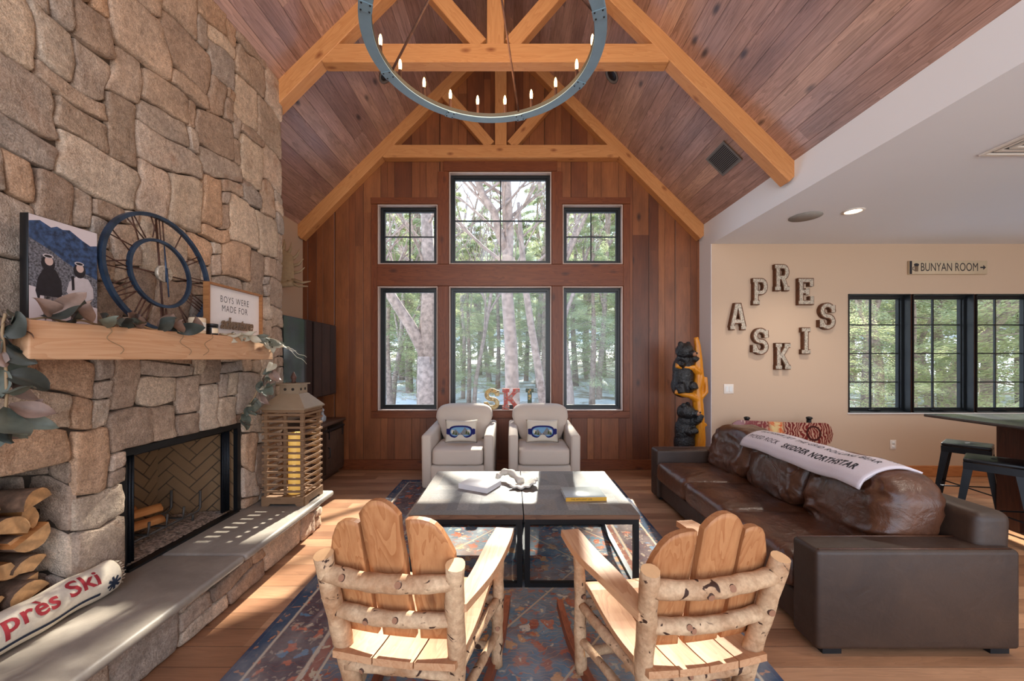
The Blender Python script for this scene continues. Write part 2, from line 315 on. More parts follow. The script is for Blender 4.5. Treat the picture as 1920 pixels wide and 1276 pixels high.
# ------------------------------------------------------------------ mesh helpers
class MB:
    def __init__(s):
        s.bm = bmesh.new(); s.col = s.bm.loops.layers.float_color.new('Col'); s.mats = []; s.mi = 0; s.c = (1, 1, 1, 1)
    def mat(s, m):
        if m not in s.mats: s.mats.append(m)
        s.mi = s.mats.index(m); return s
    def f(s, vs, smooth=False):
        try: fa = s.bm.faces.new(vs)
        except ValueError: return None
        fa.material_index = s.mi; fa.smooth = smooth
        for l in fa.loops: l[s.col] = s.c
        return fa
    def v(s, p): return s.bm.verts.new(p)
    def geo(s, verts, faces, fn=None, smooth=False):
        vs = [s.v(fn(p) if fn else p) for p in verts]
        for fc in faces: s.f([vs[i] for i in fc], smooth)
        return s
    def box(s, x0, x1, y0, y1, z0, z1, fn=None):
        p = [(x, y, z) for z in (z0, z1) for y in (y0, y1) for x in (x0, x1)]
        return s.geo(p, [(0, 2, 3, 1), (4, 5, 7, 6), (0, 1, 5, 4), (2, 6, 7, 3), (0, 4, 6, 2), (1, 3, 7, 5)], fn)
    def rbox(s, x0, x1, y0, y1, z0, z1, r=0.02, seg=3, fn=None):
        b = bmesh.new(); bmesh.ops.create_cube(b, size=1)
        for v in b.verts: v.co = Vector(((x0 + x1) / 2 + v.co.x * (x1 - x0), (y0 + y1) / 2 + v.co.y * (y1 - y0), (z0 + z1) / 2 + v.co.z * (z1 - z0)))
        bmesh.ops.bevel(b, geom=list(b.edges), offset=r, segments=seg, profile=0.5, affect='EDGES')
        b.verts.index_update(); s.geo([v.co.copy() for v in b.verts], [[v.index for v in f.verts] for f in b.faces], fn, True); b.free(); return s
    def prism(s, poly, axis, a, b, fn=None):
        """extrude a 2D polygon between a and b along axis (0,1,2)"""
        def P(q, h):
            l = [q[0], q[1]]; l.insert(axis, h); return tuple(l)
        n = len(poly); vs = [P(q, a) for q in poly] + [P(q, b) for q in poly]
        fs = [tuple(range(n)), tuple(range(2 * n - 1, n - 1, -1))] + [(i, i + n, (i + 1) % n + n, (i + 1) % n) for i in range(n)]
        return s.geo(vs, fs, fn)
    def tube(s, path, rad, seg=10, cap=True, smooth=True, jit=0.0, capmat=None, closed=False):
        path = [Vector(p) for p in path]; n = len(path); rings = []
        rad = rad if isinstance(rad, (list, tuple)) else [rad] * n
        up = Vector((0, 0, 1)); prev = None
        for i, p in enumerate(path):
            if closed: d = path[(i + 1) % n] - path[i - 1]
            else: d = path[min(i + 1, n - 1)] - path[max(i - 1, 0)]
            d.normalize()
            if prev is None:
                a = d.cross(up) if abs(d.z) < 0.9 else d.cross(Vector((1, 0, 0)))
            else: a = prev - d * prev.dot(d)
            a.normalize(); prev = a.copy(); b = d.cross(a)
            ring = []
            for k in range(seg):
                t = 2 * PI * k / seg; r = rad[i]
                if jit: r *= 1 + jit * noise.noise(Vector((p.x * 9 + k * 1.7, p.y * 9, p.z * 9)))
                ring.append(s.v(p + (a * math.cos(t) + b * math.sin(t)) * r))
            rings.append(ring)
        m = n if closed else n - 1
        for i in range(m):
            A, B = rings[i], rings[(i + 1) % n]
            for k in range(seg): s.f([A[k], A[(k + 1) % seg], B[(k + 1) % seg], B[k]], smooth)
        if cap and not closed:
            mi = s.mi
            if capmat is not None: s.mat(capmat)
            s.f(rings[0][::-1]); s.f(rings[-1]); s.mi = mi
        return s
    def lathe(s, prof, c=(0, 0, 0), seg=20, fn=None, smooth=True, cap=True):
        rings = []
        for r, z in prof:
            rings.append([s.v((fn or (lambda p: p))((c[0] + r * math.cos(2 * PI * k / seg), c[1] + r * math.sin(2 * PI * k / seg), c[2] + z))) for k in range(seg)])
        for i in range(len(rings) - 1):
            for k in range(seg): s.f([rings[i][k], rings[i][(k + 1) % seg], rings[i + 1][(k + 1) % seg], rings[i + 1][k]], smooth)
        if cap: s.f(rings[0][::-1]); s.f(rings[-1])
        return s
    def grid(s, nu, nv, fn, smooth=True, wrapu=False):
        g = [[s.v(fn(i / (nu if wrapu else nu - 1), j / (nv - 1))) for i in range(nu)] for j in range(nv)]
        for j in range(nv - 1):
            for i in range(nu if wrapu else nu - 1):
                s.f([g[j][i], g[j][(i + 1) % nu], g[j + 1][(i + 1) % nu], g[j + 1][i]], smooth)
        return s
    def puff(s, c, h, e=(0.45, 0.45), nu=40, nv=24, amp=0.0, fr=6.0, fn=None, seed=0):
        """superellipsoid cushion centre c, half sizes h"""
        def sg(w, m): return math.copysign(abs(w) ** m, w)
        def P(u, v):
            a = u * 2 * PI; b = -PI / 2 + v * PI
            d = Vector((sg(math.cos(b), e[0]) * sg(math.cos(a), e[1]), sg(math.cos(b), e[0]) * sg(math.sin(a), e[1]), sg(math.sin(b), e[0])))
            q = Vector((c[0] + d.x * h[0], c[1] + d.y * h[1], c[2] + d.z * h[2]))
            if amp:
                nn = noise.noise(Vector((q.x * fr + seed, q.y * fr, q.z * fr))) + 0.5 * noise.noise(Vector((q.x * fr * 2.3, q.y * fr * 2.3 + seed, q.z * fr * 2.3)))
                q += d.normalized() * nn * amp
            return fn(q) if fn else q
        return s.grid(nu, nv, P, True, True)
    def build(s, name, m=None, parent=None, off=None, remesh=None, flip=False):
        bmesh.ops.remove_doubles(s.bm, verts=s.bm.verts, dist=1e-6)
        bmesh.ops.recalc_face_normals(s.bm, faces=s.bm.faces)
        me = bpy.data.meshes.new(name)
        if off is not None:
            bmesh.ops.translate(s.bm, verts=s.bm.verts, vec=-Vector(off))
        s.bm.to_mesh(me); s.bm.free()
        if s.mats:
            for q in s.mats: me.materials.append(q)
        elif m is not None: me.materials.append(m)
        o = bpy.data.objects.new(name, me); C.objects.link(o)
        if parent is not None: o.parent = parent
        if remesh:
            md = o.modifiers.new('remesh', 'REMESH'); md.mode = 'VOXEL'; md.voxel_size = remesh; md.use_smooth_shade = True
        return o

def tag(o, label=None, cat=None, group=None, kind=None):
    if label: o['label'] = label
    if cat: o['category'] = cat
    if group: o['group'] = group
    if kind: o['kind'] = kind
    return o
def thing(name, label, cat, loc=(0, 0, 0), rz=0.0, group=None):
    o = bpy.data.objects.new(name, None); C.objects.link(o); o.empty_display_size = 0.1
    o.location = loc; o.rotation_euler = (0, 0, rz); tag(o, label, cat, group); return o
def single(o, label, cat, group=None):
    """a thing that is one mesh built in world coordinates: move its origin to its base"""
    me = o.data; vs = [v.co for v in me.vertices]
    c = Vector(((min(v.x for v in vs) + max(v.x for v in vs)) / 2, (min(v.y for v in vs) + max(v.y for v in vs)) / 2, min(v.z for v in vs)))
    me.transform(Matrix.Translation(-c)); o.location = c; tag(o, label, cat, group); return o
def struct(o): o['kind'] = 'structure'; return o
def board(name, p0, p1, w, h, m, parent=None, up=(0, 0, 1), off=(0, 0, 0), bevel=0.004):
    """a straight timber from p0 to p1, w wide (across), h high (towards up); local x runs along it"""
    p0 = Vector(p0) - Vector(off); p1 = Vector(p1) - Vector(off); d = p1 - p0; L = d.length; d.normalize()
    z = Vector(up) - d * Vector(up).dot(d); z.normalize(); y = z.cross(d)
    b = MB(); b.rbox(-L / 2, L / 2, -w / 2, w / 2, -h / 2, h / 2, bevel, 1)
    o = b.build(name, m, parent)
    for p in o.data.polygons: p.use_smooth = False
    R = Matrix((d, y, z)).transposed().to_4x4(); o.matrix_local = Matrix.Translation((p0 + p1) / 2) @ R
    return o
def text2d(s, size=1.0, bold=0.0, spacing=1.0, shear=0.0, align='CENTER'):
    cu = bpy.data.curves.new('txt', 'FONT'); cu.body = s; cu.size = size; cu.align_x = align; cu.align_y = 'CENTER'; cu.resolution_u = 3
    cu.offset = bold; cu.space_character = spacing; cu.shear = shear
    ob = bpy.data.objects.new('txt', cu); C.objects.link(ob)
    dg = bpy.context.evaluated_depsgraph_get(); me = bpy.data.meshes.new_from_object(ob.evaluated_get(dg))
    vs = [v.co.copy() for v in me.vertices]; fs = [tuple(p.vertices) for p in me.polygons]
    bpy.data.objects.remove(ob); bpy.data.meshes.remove(me); bpy.data.curves.remove(cu)
    return vs, fs
def dense(vs, fs, step):
    """cut long edges so flat lettering can follow a curved surface"""
    b = bmesh.new(); V = [b.verts.new(v) for v in vs]
    for f in fs:
        try: b.faces.new([V[i] for i in f])
        except ValueError: pass
    bmesh.ops.triangulate(b, faces=b.faces[:])
    for _ in range(5):
        long_ = [e for e in b.edges if e.calc_length() > step]
        if not long_: break
        bmesh.ops.subdivide_edges(b, edges=long_, cuts=1); bmesh.ops.triangulate(b, faces=[f for f in b.faces if len(f.verts) > 3])
    b.verts.index_update(); out = ([v.co.copy() for v in b.verts], [tuple(v.index for v in f.verts) for f in b.faces]); b.free(); return out
def words_of(vs, fs, gap):
    """split flat text geometry into words at the wide gaps"""
    ext = sorted((min(vs[i].x for i in f), max(vs[i].x for i in f), k) for k, f in enumerate(fs)); out = []; cur = []; hi = None
    for a, c, k in ext:
        if hi is not None and a - hi > gap: out.append(cur); cur = []
        cur.append(k); hi = c if hi is None else max(hi, c)
    out.append(cur); res = []
    for w in out:
        ids = sorted({i for k in w for i in fs[k]}); mp = {i: n for n, i in enumerate(ids)}
        res.append(([vs[i] for i in ids], [tuple(mp[i] for i in fs[k]) for k in w]))
    return res
def copy_tree(o, parent=None):
    c = o.copy(); C.objects.link(c)
    if parent is not None: c.parent = parent
    for ch in list(o.children): copy_tree(ch, c)
    return c
def PX(x, y, Y): return ((x - 960) * Y / 720.0, Y, CAM_H + (674 - y) * Y / 720.0)
# ------------------------------------------------------------------ room shell
WY = 4.90; TY = 4.61; RX = 2.39; LX = -2.67; EZ = 3.087; SL = 0.985; RIDGE = -0.14; SZ = 2.79
RZ = EZ + (RX - RIDGE) * SL
Y0 = -2.2
def roofz(x): return EZ + SL * ((RX - x) if x > RIDGE else (x - LX))
b = MB(); b.box(-2.8, 8.2, Y0, 5.1, -0.12, 0.0); struct(b.build('floor', M['floor']))
b = MB(); b.prism([(RIDGE, RZ), (RX + 0.2, EZ - 0.2 * SL), (RX + 0.2, EZ + 0.3), (RIDGE, RZ + 0.5)], 1, Y0, 5.1); struct(b.build('ceiling', M['roof_wood']))
b = MB(); b.prism([(RIDGE, RZ), (RIDGE, RZ + 0.5), (LX - 0.3, EZ + 0.2), (LX - 0.3, EZ - 0.3 * SL)], 1, Y0, 5.1); struct(b.build('ceiling', M['roof_wood2']))
b = MB(); b.box(RX + 0.12, 8.2, Y0, 5.1, SZ, SZ + 0.12); struct(b.build('ceiling', M['ceilwhite']))
b = MB(); b.prism([(RX, SZ), (RX + 0.12, SZ), (RX + 0.12, EZ - 0.12 * SL - 0.002), (RX, EZ - 0.002)], 1, Y0, 4.99); struct(b.build('wall_soffit', M['ceilwhite']))
b = MB(); b.box(RX, RX + 0.3, TY + 0.001, WY + 0.1, 0, SZ); struct(b.build('wall_return', M['ceilwhite']))
b = MB(); b.box(LX - 0.2, LX, Y0, 5.05, 0, EZ); struct(b.build('wall_left', M['tan']))
b = MB(); b.box(8.0, 8.2, Y0, 5.1, 0, SZ); struct(b.build('wall_right', M['tan']))

def holed_wall(mb, x0, x1, z0, z1, y0, y1, holes, top=None):
    xs = sorted({x0, x1} | {h[0] for h in holes} | {h[1] for h in holes}); zs = sorted({z0, z1} | {h[2] for h in holes} | {h[3] for h in holes})
    for i in range(len(xs) - 1):
        for j in range(len(zs) - 1):
            cx = (xs[i] + xs[i + 1]) / 2; cz = (zs[j] + zs[j + 1]) / 2
            if any(h[0] < cx < h[1] and h[2] < cz < h[3] for h in holes): continue
            mb.box(xs[i], xs[i + 1], y0, y1, zs[j], zs[j + 1])
def WX(x): return (x - 960) * WY / 720
def WZ(y): return CAM_H + (674 - y) * WY / 720
wins = [(709, 820.5, 384, 495, 2, 2), (842.5, 1033.5, 323, 495, 2, 2), (1055, 1167, 384, 495, 2, 2),
        (709, 820.5, 537, 769, 1, 1), (842.5, 1033.5, 537, 769, 1, 1), (1055, 1167, 537, 769, 1, 1)]
holes = [(WX(a), WX(b_), WZ(d), WZ(c)) for a, b_, c, d, _, _ in wins]
b = MB(); holed_wall(b, LX, RX, 0, EZ, WY, WY + 0.16, [(h[0], h[1], h[2], min(h[3], EZ)) for h in holes])
# gable part above the eaves, cut to the roof slope, with the upper windows going up into it
gx = sorted({LX, RX, RIDGE} | {h[0] for h in holes[:3]} | {h[1] for h in holes[:3]})
for x0, x1 in zip(gx[:-1], gx[1:]):
    zb = EZ
    for h in holes[:3]:
        if h[0] < (x0 + x1) / 2 < h[1]: zb = h[3]
    pl = [(x0, zb), (x1, zb), (x1, roofz(x1)), (x0, roofz(x0))]
    pl = [p for i, p in enumerate(pl) if (Vector(p) - Vector(pl[i - 1])).length > 1e-5]
    b.prism(pl, 1, WY, WY + 0.16)
me_gable = b.build('wall_back', M['wall_wood']); struct(me_gable)

def window(n, x0, x1, z0, z1, y, depth, nx, nz, fw=0.035, label=None, jamb=M['jamb'], lin_t=0.010, split_handle=False):
    """lining, black frame, muntins and pane of one window"""
    b = MB(); t = lin_t
    b.mat(jamb).box(x0, x0 + t, y - 0.012, y + depth, z0, z1).box(x1 - t, x1, y - 0.012, y + depth, z0, z1)
    b.box(x0 + t, x1 - t, y - 0.012, y + depth, z1 - t, z1).box(x0 + t, x1 - t, y - 0.012, y + depth, z0, z0 + t)
    w = struct(b.build('window_%d' % n))
    b = MB(); a0, a1, c0, c1 = x0 + t, x1 - t, z0 + t, z1 - t; yf0, yf1 = y + depth - 0.06, y + depth
    for i, (g, ya) in enumerate(((fw, yf0), (fw * 1.5, yf0 + 0.02))):
        b.box(a0, a0 + g, ya, yf1, c0, c1).box(a1 - g, a1, ya, yf1, c0, c1).box(a0 + g, a1 - g, ya, yf1, c1 - g, c1).box(a0 + g, a1 - g, ya, yf1, c0, c0 + g)
    b.build('window_frame', M['winblack'], w)
    if nx > 1 or nz > 1:
        b = MB(); m = 0.007
        for i in range(1, nx):
            xx = a0 + (a1 - a0) * i / nx; b.box(xx - m, xx + m, yf0 + 0.035, yf1 - 0.005, c0 + fw, c1 - fw)
        for j in range(1, nz):
            zz = c0 + (c1 - c0) * j / nz; b.box(a0 + fw, a1 - fw, yf0 + 0.033, yf1 - 0.007, zz - m, zz + m)
        b.build('muntin', M['winblack'], w)
    b = MB(); b.box(a0 + fw, a1 - fw, yf1 - 0.018, yf1 - 0.012, c0 + fw, c1 - fw); b.build('glass_pane', M['glass'], w)
    return w
for i, (h, wdef) in enumerate(zip(holes, wins)):
    window(i + 1, h[0], h[1], h[2], h[3], WY, 0.12, wdef[4], wdef[5])
# timber trim round the big window group
trims = [(708, 1168, 496, 536, 0), (832, 1044, 301, 322, 0), (696, 829, 371, 383, 0), (1047, 1181, 371, 383, 0),
         (821.5, 841.5, 322.5, 495.5, 2), (1034.5, 1054, 322.5, 495.5, 2), (821.5, 841.5, 536.5, 769.5, 2), (1034.5, 1054, 536.5, 769.5, 2),
         (697, 708, 383.5, 770, 2), (1168, 1180, 383.5, 770, 2), (697, 1180, 770.5, 783, 0)]
for i, (a, b_, c, d, ax) in enumerate(trims):
    x0, x1, z0, z1 = WX(a), WX(b_), WZ(d), WZ(c); y = WY - 0.011
    if ax == 0: o = board('trim_%d' % (i + 1), (x0, y, (z0 + z1) / 2), (x1, y, (z0 + z1) / 2), 0.022 + 0.004 * (i == 0), z1 - z0, M['trim'], bevel=0.003)
    else: o = board('trim_%d' % (i + 1), ((x0 + x1) / 2, y, z0), ((x0 + x1) / 2, y, z1), x1 - x0, 0.020, M['trim'], up=(0, 1, 0), bevel=0.003)
    struct(o)
o = board('baseboard_back', (LX + 0.002, WY - 0.011, 0.066), (RX - 0.002, WY - 0.011, 0.066), 0.022, 0.13, M['trim']); struct(o)

# tan wall with the casement windows
op = (4.034, 6.31, 0.766, 2.187)
b = MB(); holed_wall(b, RX + 0.004, 8.0, 0, SZ, TY, TY + 0.16, [op]); struct(b.build('wall_window_side', M['tan']))
o = board('baseboard_right', (RX, TY - 0.009, 0.066), (8.0, TY - 0.009, 0.066), 0.018, 0.13, M['base_oak']); struct(o)
cw = (op[1] - op[0]) / 3
for i in range(3):
    x0 = op[0] + cw * i + (0.0 if i == 0 else 0.014); x1 = op[0] + cw * (i + 1) - (0.014 if i < 2 else 0)
    w = window(7 + i, x0, x1, op[2], op[3], TY, 0.13, 2, 4, 0.026, jamb=M['winblack'])
    b = MB(); b.rbox((x0 + x1) / 2 - 0.07, (x0 + x1) / 2 + 0.07, TY + 0.05, TY + 0.075, op[2] + 0.012, op[2] + 0.030, 0.005, 1)
    b.tube([((x0 + x1) / 2 - 0.05, TY + 0.045, op[2] + 0.034), ((x0 + x1) / 2 + 0.05, TY + 0.035, op[2] + 0.040)], 0.006, 6)
    b.build('window_crank', M['black'], w)
for i in (1, 2):
    x = op[0] + cw * i; b = MB(); b.box(x - 0.014, x + 0.014, TY + 0.01, TY + 0.13, op[2], op[3]); struct(b.build('trim_%d' % (20 + i), M['trim']))
b = MB(); b.box(op[0] - 0.01, op[1] + 0.01, TY - 0.012, TY + 0.10, op[2] - 0.014, op[2] - 0.0005); struct(b.build('trim_23', M['white']))

# ------------------------------------------------------------------ stone chimney breast, hearth
CXF = -2.0; CY1 = 3.285
NK = (0.75, 1.73); FB = (1.96, 2.83); OT = 0.94; HZ = 0.295
b = MB()
b.prism([(LX, OT), (CXF, OT), (CXF, roofz(CXF) - 0.002), (LX, EZ - 0.002)], 1, -0.4, CY1)
for a, c in ((-0.4, NK[0]), (NK[1], FB[0]), (FB[1], CY1)): b.box(LX, CXF, a, c, HZ, OT)
b.mat(M['mortar']); b.box(LX, -1.635, -0.4, 3.245, 0, 0.25)
b.mat(M['darkvoid']); b.box(LX, -2.52, NK[0], NK[1], HZ, OT).box(LX, -2.56, FB[0], FB[1], HZ, OT)
b.box(-2.52, CXF - 0.03, NK[0], NK[1], 0.25, HZ - 0.001).box(-2.56, CXF - 0.0, FB[0], FB[1], 0.25, HZ - 0.002)
struct(b.build('wall_fireplace'))

PAL = [rgb(197, 173, 153), rgb(180, 159, 141), rgb(206, 185, 164), rgb(184, 167, 153), rgb(172, 159, 149), rgb(197, 165, 139),
       rgb(201, 167, 139), rgb(176, 153, 135), rgb(209, 191, 173), rgb(191, 167, 147), rgb(199, 177, 159), rgb(169, 147, 130)]
def stones(mb, us, vs, holes, mapf, seed, sizes, base=0.028, gap=0.0045, warp=0.026, top=None, rough=0.009):
    rng = random.Random(seed); nu, nv = len(us) - 1, len(vs) - 1
    occ = [[False] * nv for _ in range(nu)]
    for i in range(nu):
        for j in range(nv):
            cu, cv = (us[i] + us[i + 1]) / 2, (vs[j] + vs[j + 1]) / 2
            if any(h[0] < cu < h[1] and h[2] < cv < h[3] for h in holes): occ[i][j] = True
            if top and vs[j] > top(cu): occ[i][j] = True
    ulo, uhi, vlo, vhi = us[0], us[-1], vs[0], vs[-1]
    def fade(u, v):
        d = min(u - ulo, uhi - u, v - vlo, vhi - v)
        for h in holes:
            du = max(h[0] - u, u - h[1], 0); dv = max(h[2] - v, v - h[3], 0); d = min(d, math.hypot(du, dv))
        return max(0.0, min(1.0, d / 0.12))
    def W(u, v):
        f = fade(u, v) * warp
        v = v + fade(u, v) * 0.05 * math.sin(u * 2.1 + v * 0.9 + seed)
        n1 = noise.noise(Vector((u * 3.1 + seed, v * 3.1, 0.3))); n2 = noise.noise(Vector((u * 3.1, v * 3.1 + 7.7, seed + 4.1)))
        n3 = noise.noise(Vector((u * 9.1 + seed, v * 9.1, 5.3))); n4 = noise.noise(Vector((u * 9.1, v * 9.1 + 7.7, seed + 9.1)))
        return u + f * (n1 * 2.0 + n3 * 0.7), v + f * (n2 * 2.4 + n4 * 0.7)
    T = [-1, -0.975, -0.9, -0.6, -0.3, 0, 0.3, 0.6, 0.9, 0.975, 1]
    for j in range(nv):
        for i in range(nu):
            if occ[i][j]: continue
            for _try in range(14):
                w, h = rng.choice(sizes) if _try < 12 else ((2, 1) if _try == 12 else (1, 1))
                if i + w <= nu and j + h <= nv and not any(occ[a][c] for a in range(i, i + w) for c in range(j, j + h)): break
            for a in range(i, i + w):
                for c in range(j, j + h): occ[a][c] = True
            u0, u1, v0, v1 = us[i] + gap / 2, us[i + w] - gap / 2, vs[j] + gap / 2, vs[j + h] - gap / 2
            cu, cv, hu, hv = (u0 + u1) / 2, (v0 + v1) / 2, (u1 - u0) / 2, (v1 - v0) / 2
            col = rng.choice(PAL); k = rng.uniform(0.88, 1.1); mb.c = (col[0] * k, col[1] * k, col[2] * k, 1)
            H = base + rng.uniform(-0.006, 0.010); tu, tv = rng.uniform(-0.004, 0.004), rng.uniform(-0.004, 0.004); so = rng.uniform(0, 50)
            cut = min(0.007, hu * 0.12, hv * 0.12)
            sh = [rng.uniform(-1, 1) * min(0.014, hu * .2, hv * .2) for _ in range(4)]
            g = []
            for tb in T:
                row = []
                for ta in T:
                    a = ta * (1 - cut / hu * tb ** 6); c = tb * (1 - cut / hv * ta ** 6)
                    u, v = cu + a * hu, cv + c * hv
                    ff = fade(u, v)
                    v += ff * (sh[0] * ta * (tb > 0) * tb - sh[1] * ta * (tb < 0) * tb) * 0.6
                    u += ff * (sh[2] * tb * (ta > 0) * ta - sh[3] * tb * (ta < 0) * ta) * 0.6
                    u, v = W(u, v)
                    m = max(abs(ta), abs(tb)); e = 1.0 if m < 0.93 else (0.86 if m < 0.99 else -0.1)
                    hh = H * e + (tu * ta + tv * tb) * (m < 0.99)
                    if m < 0.99: hh += rough * (noise.noise(Vector((u * 16 + so, v * 16, so))) + 0.6 * noise.noise(Vector((u * 40 + so, v * 40, so))))
                    row.append(mb.v(mapf(u, v, hh)))
                g.append(row)
            for q in range(len(T) - 1):
                for r in range(len(T) - 1): mb.f([g[q][r], g[q][r + 1], g[q + 1][r + 1], g[q + 1][r]], True)
def linsp(a, c, n): return [a + (c - a) * k / n for k in range(n + 1)]
us = linsp(-0.4, NK[0], 15)[:-1] + linsp(NK[0], NK[1], 13)[:-1] + linsp(NK[1], FB[0], 3)[:-1] + linsp(FB[0], FB[1], 11)[:-1] + linsp(FB[1], 3.306, 6)
vs = linsp(HZ, OT, 8)[:-1] + linsp(OT, 3.82, 36)
S1 = [(3, 1), (2, 2), (4, 2), (3, 2), (3, 3), (4, 3), (2, 3), (5, 2), (2, 4), (3, 4), (5, 3), (2, 1), (1, 2), (4, 4), (4, 1)]
b = MB(); stones(b, us, vs, [(NK[0], NK[1], 0, OT), (FB[0], FB[1], 0, OT)], lambda u, v, h: (CXF + h, u, v), 11, S1, top=lambda u: roofz(CXF) - 0.02)
struct(b.build('wall_fireplace_stone', M['stone']))
b = MB(); stones(b, linsp(-2.51, -1.985, 5), linsp(HZ, OT, 6), [], lambda u, v, h: (u, NK[1] + 0.02 - h, v), 5, [(2, 1), (1, 1), (2, 2), (3, 2)], warp=0.01)
stones(b, linsp(LX, -1.99, 6), linsp(HZ, 3.05, 24), [], lambda u, v, h: (u, CY1 - 0.005 + h * 0.8, v), 6, S1, warp=0.015)
struct(b.build('wall_fireplace_return', M['stone']))
b = MB(); stones(b, linsp(-0.4, 3.245, 34), linsp(0.004, 0.25, 3), [], lambda u, v, h: (-1.635 + h, u, v), 21, [(2, 1), (3, 2), (4, 3), (2, 3), (3, 3), (2, 2), (3, 1), (5, 3)], base=0.032, warp=0.018)
o = b.build('wall_hearth_front', M['stone']); struct(o)
b = MB()
for a, c in ((-0.42, 2.178), (2.182, 3.262)): b.rbox(-2.02, -1.51, a, c, 0.2505, HZ, 0.019, 4)
o = b.build('hearth_slab', M['slab']); tag(o, 'grey bluestone slab with rounded edge along the raised hearth', 'hearth'); o['kind'] = 'structure'

# ------------------------------------------------------------------ timber roof trusses
def truss(y, label):
    t = thing('roof_truss', label, 'roof truss', (RIDGE, y, EZ), 0, 'timber trusses across the vaulted ceiling')
    T_ = 0.116; dp = 0.155; ang = math.atan(SL); off = Vector((RIDGE, y, EZ))
    for s in (1, -1):
        n = Vector((-s * math.sin(ang), 0, -math.cos(ang))) * (dp / 2)
        p0 = Vector((RIDGE, y, RZ)) + n + Vector((s * 0.06, 0, 0)); xe = (RX if s > 0 else LX) + s * 0.07
        p1 = Vector((xe, y, EZ - 0.07 * SL)) + n
        board('rafter', p0, p1, T_, dp, M['beam'], t, (0, 0, 1), off)
        a = 0.16; d = 0.86
        q0 = Vector((RIDGE + s * (a - 0.03), y, 4.08)); q1 = q0 + Vector((s * 0.656, 0, 0.755)) * d
        board('strut', q0, q1, T_ - 0.014, 0.13, M['beam'], t, (0, 0, 1), off)
    board('collar_tie', (RIDGE - 1.47, y, 4.0), (RIDGE + 1.47, y, 4.0), T_ - 0.006, 0.158, M['beam'], t, (0, 0, 1), off)
    board('king_post', (RIDGE, y, 4.078), (RIDGE, y, RZ - 0.12), 0.145, T_ - 0.01, M['beam'], t, (0, 1, 0), off)
    return t
truss(3.308, 'orange fir roof truss behind the ring chandelier, clear of the window wall')
truss(4.842, 'orange fir roof truss fixed flat against the gable window wall')

# ------------------------------------------------------------------ ceiling fittings
def on_roof(x, y, sgn):
    return Matrix.Translation((x, y, roofz(x))) @ Matrix.Rotation(sgn * math.atan(SL), 4, 'Y')
t = thing('ceiling_vent', 'dark louvred vent grille set in the sloping plank ceiling', 'vent', (0, 0, 0))
t.matrix_world = on_roof(2.09, 3.79, 1)
b = MB()
for a in (( -0.125, 0.125, -0.165, -0.145), (-0.125, 0.125, 0.145, 0.165), (-0.125, -0.105, -0.145, 0.145), (0.105, 0.125, -0.145, 0.145)): b.box(a[0], a[1], a[2], a[3], -0.012, -0.001)
b.build('frame', M['steelgrille'], t)
b = MB(); b.box(-0.105, 0.105, -0.145, 0.145, -0.004, -0.001); b.build('duct', M['ink'], t); b = MB()
for k in range(13): b.box(-0.102 + k * 0.0165, -0.0965 + k * 0.0165, -0.145, 0.145, -0.011, -0.0041)
b.build('louvre', M['steelgrille'], t)
for x, s, lab in ((1.056, 1, 'black round recessed spotlight in the right roof slope near the truss'), (-1.336, -1, 'black round recessed spotlight in the left roof slope near the truss')):
    t = thing('recessed_spotlight', lab, 'spotlight', (0, 0, 0), 0, 'black recessed spotlights'); t.matrix_world = on_roof(x, 4.05, s)
    b = MB(); b.lathe([(0.065, -0.002), (0.085, -0.004), (0.088, -0.012), (0.07, -0.014), (0.058, -0.002)], seg=28, cap=False); b.build('trim_ring', M['steelgrille'], t)
    b = MB(); b.lathe([(0.060, -0.003), (0.055, -0.006), (0.01, -0.008)], seg=24); b.build('lens', M['black'], t)
t = thing('recessed_downlight', 'glowing round recessed light in the flat white ceiling', 'light', (3.19, 3.59, SZ))
b = MB(); b.lathe([(0.062, -0.003), (0.085, -0.001), (0.088, -0.006), (0.066, -0.010)], seg=28, cap=False); b.build('trim_ring', M['plate'], t)
b = MB(); b.lathe([(0.064, -0.004), (0.06, -0.005), (0.01, -0.006)], seg=24); b.build('lens', M['lamp'], t)
l = bpy.data.lights.new('downlight_lamp', 'SPOT'); l.energy = 48; l.color = (1, 0.88, 0.74); l.spot_size = 2.3; l.spot_blend = 0.8; l.shadow_soft_size = 0.06
lo = bpy.data.objects.new('downlight_lamp', l); C.objects.link(lo); lo.parent = t; lo.location = (0, 0, -0.03)
for x, y in ((5.4, 3.2), (3.2, 1.2), (5.4, 1.2), (3.2, -0.8), (5.4, -0.8)):  # extra lamps out of view, added to lift the brightness of the island room
    t2 = copy_tree(t); t2.location = (x, y, SZ); tag(t2, 'unseen recessed lamp added to the white ceiling to brighten the island room', 'light', 'unseen lamps added to brighten the island room')
b = MB(); b.lathe([(0.02, -0.001), (0.135, -0.001), (0.137, -0.006), (0.02, -0.008)], (2.85, 3.73, SZ), 36)
single(b.build('ceiling_speaker', M['speaker']), 'round grey flush speaker in the white ceiling left of the light', 'speaker')
t = thing('air_diffuser', 'square white ceiling air diffuser with nested louvres', 'vent', (3.47, 2.29, SZ))
b = MB()
for k in range(6):
    r = 0.31 - k * 0.045; z = -0.014 + (k % 2) * 0.004
    for s in (1, -1):
        b.box(min(s * r, s * (r - 0.022)), max(s * r, s * (r - 0.022)), -r, r, z, -0.002).box(-r + 0.022, r - 0.022, min(s * r, s * (r - 0.022)), max(s * r, s * (r - 0.022)), z, -0.002)
b.build('louvre', M['plate'], t)
b = MB(); b.box(-0.29, 0.29, -0.29, 0.29, -0.003, -0.001); b.build('backing', M['black'], t)
t = thing('light_switch', 'double white switch plate on the tan wall under the letters', 'light switch', PX(1366, 736, TY)[:1] + (TY,) + PX(1366, 736, TY)[2:])
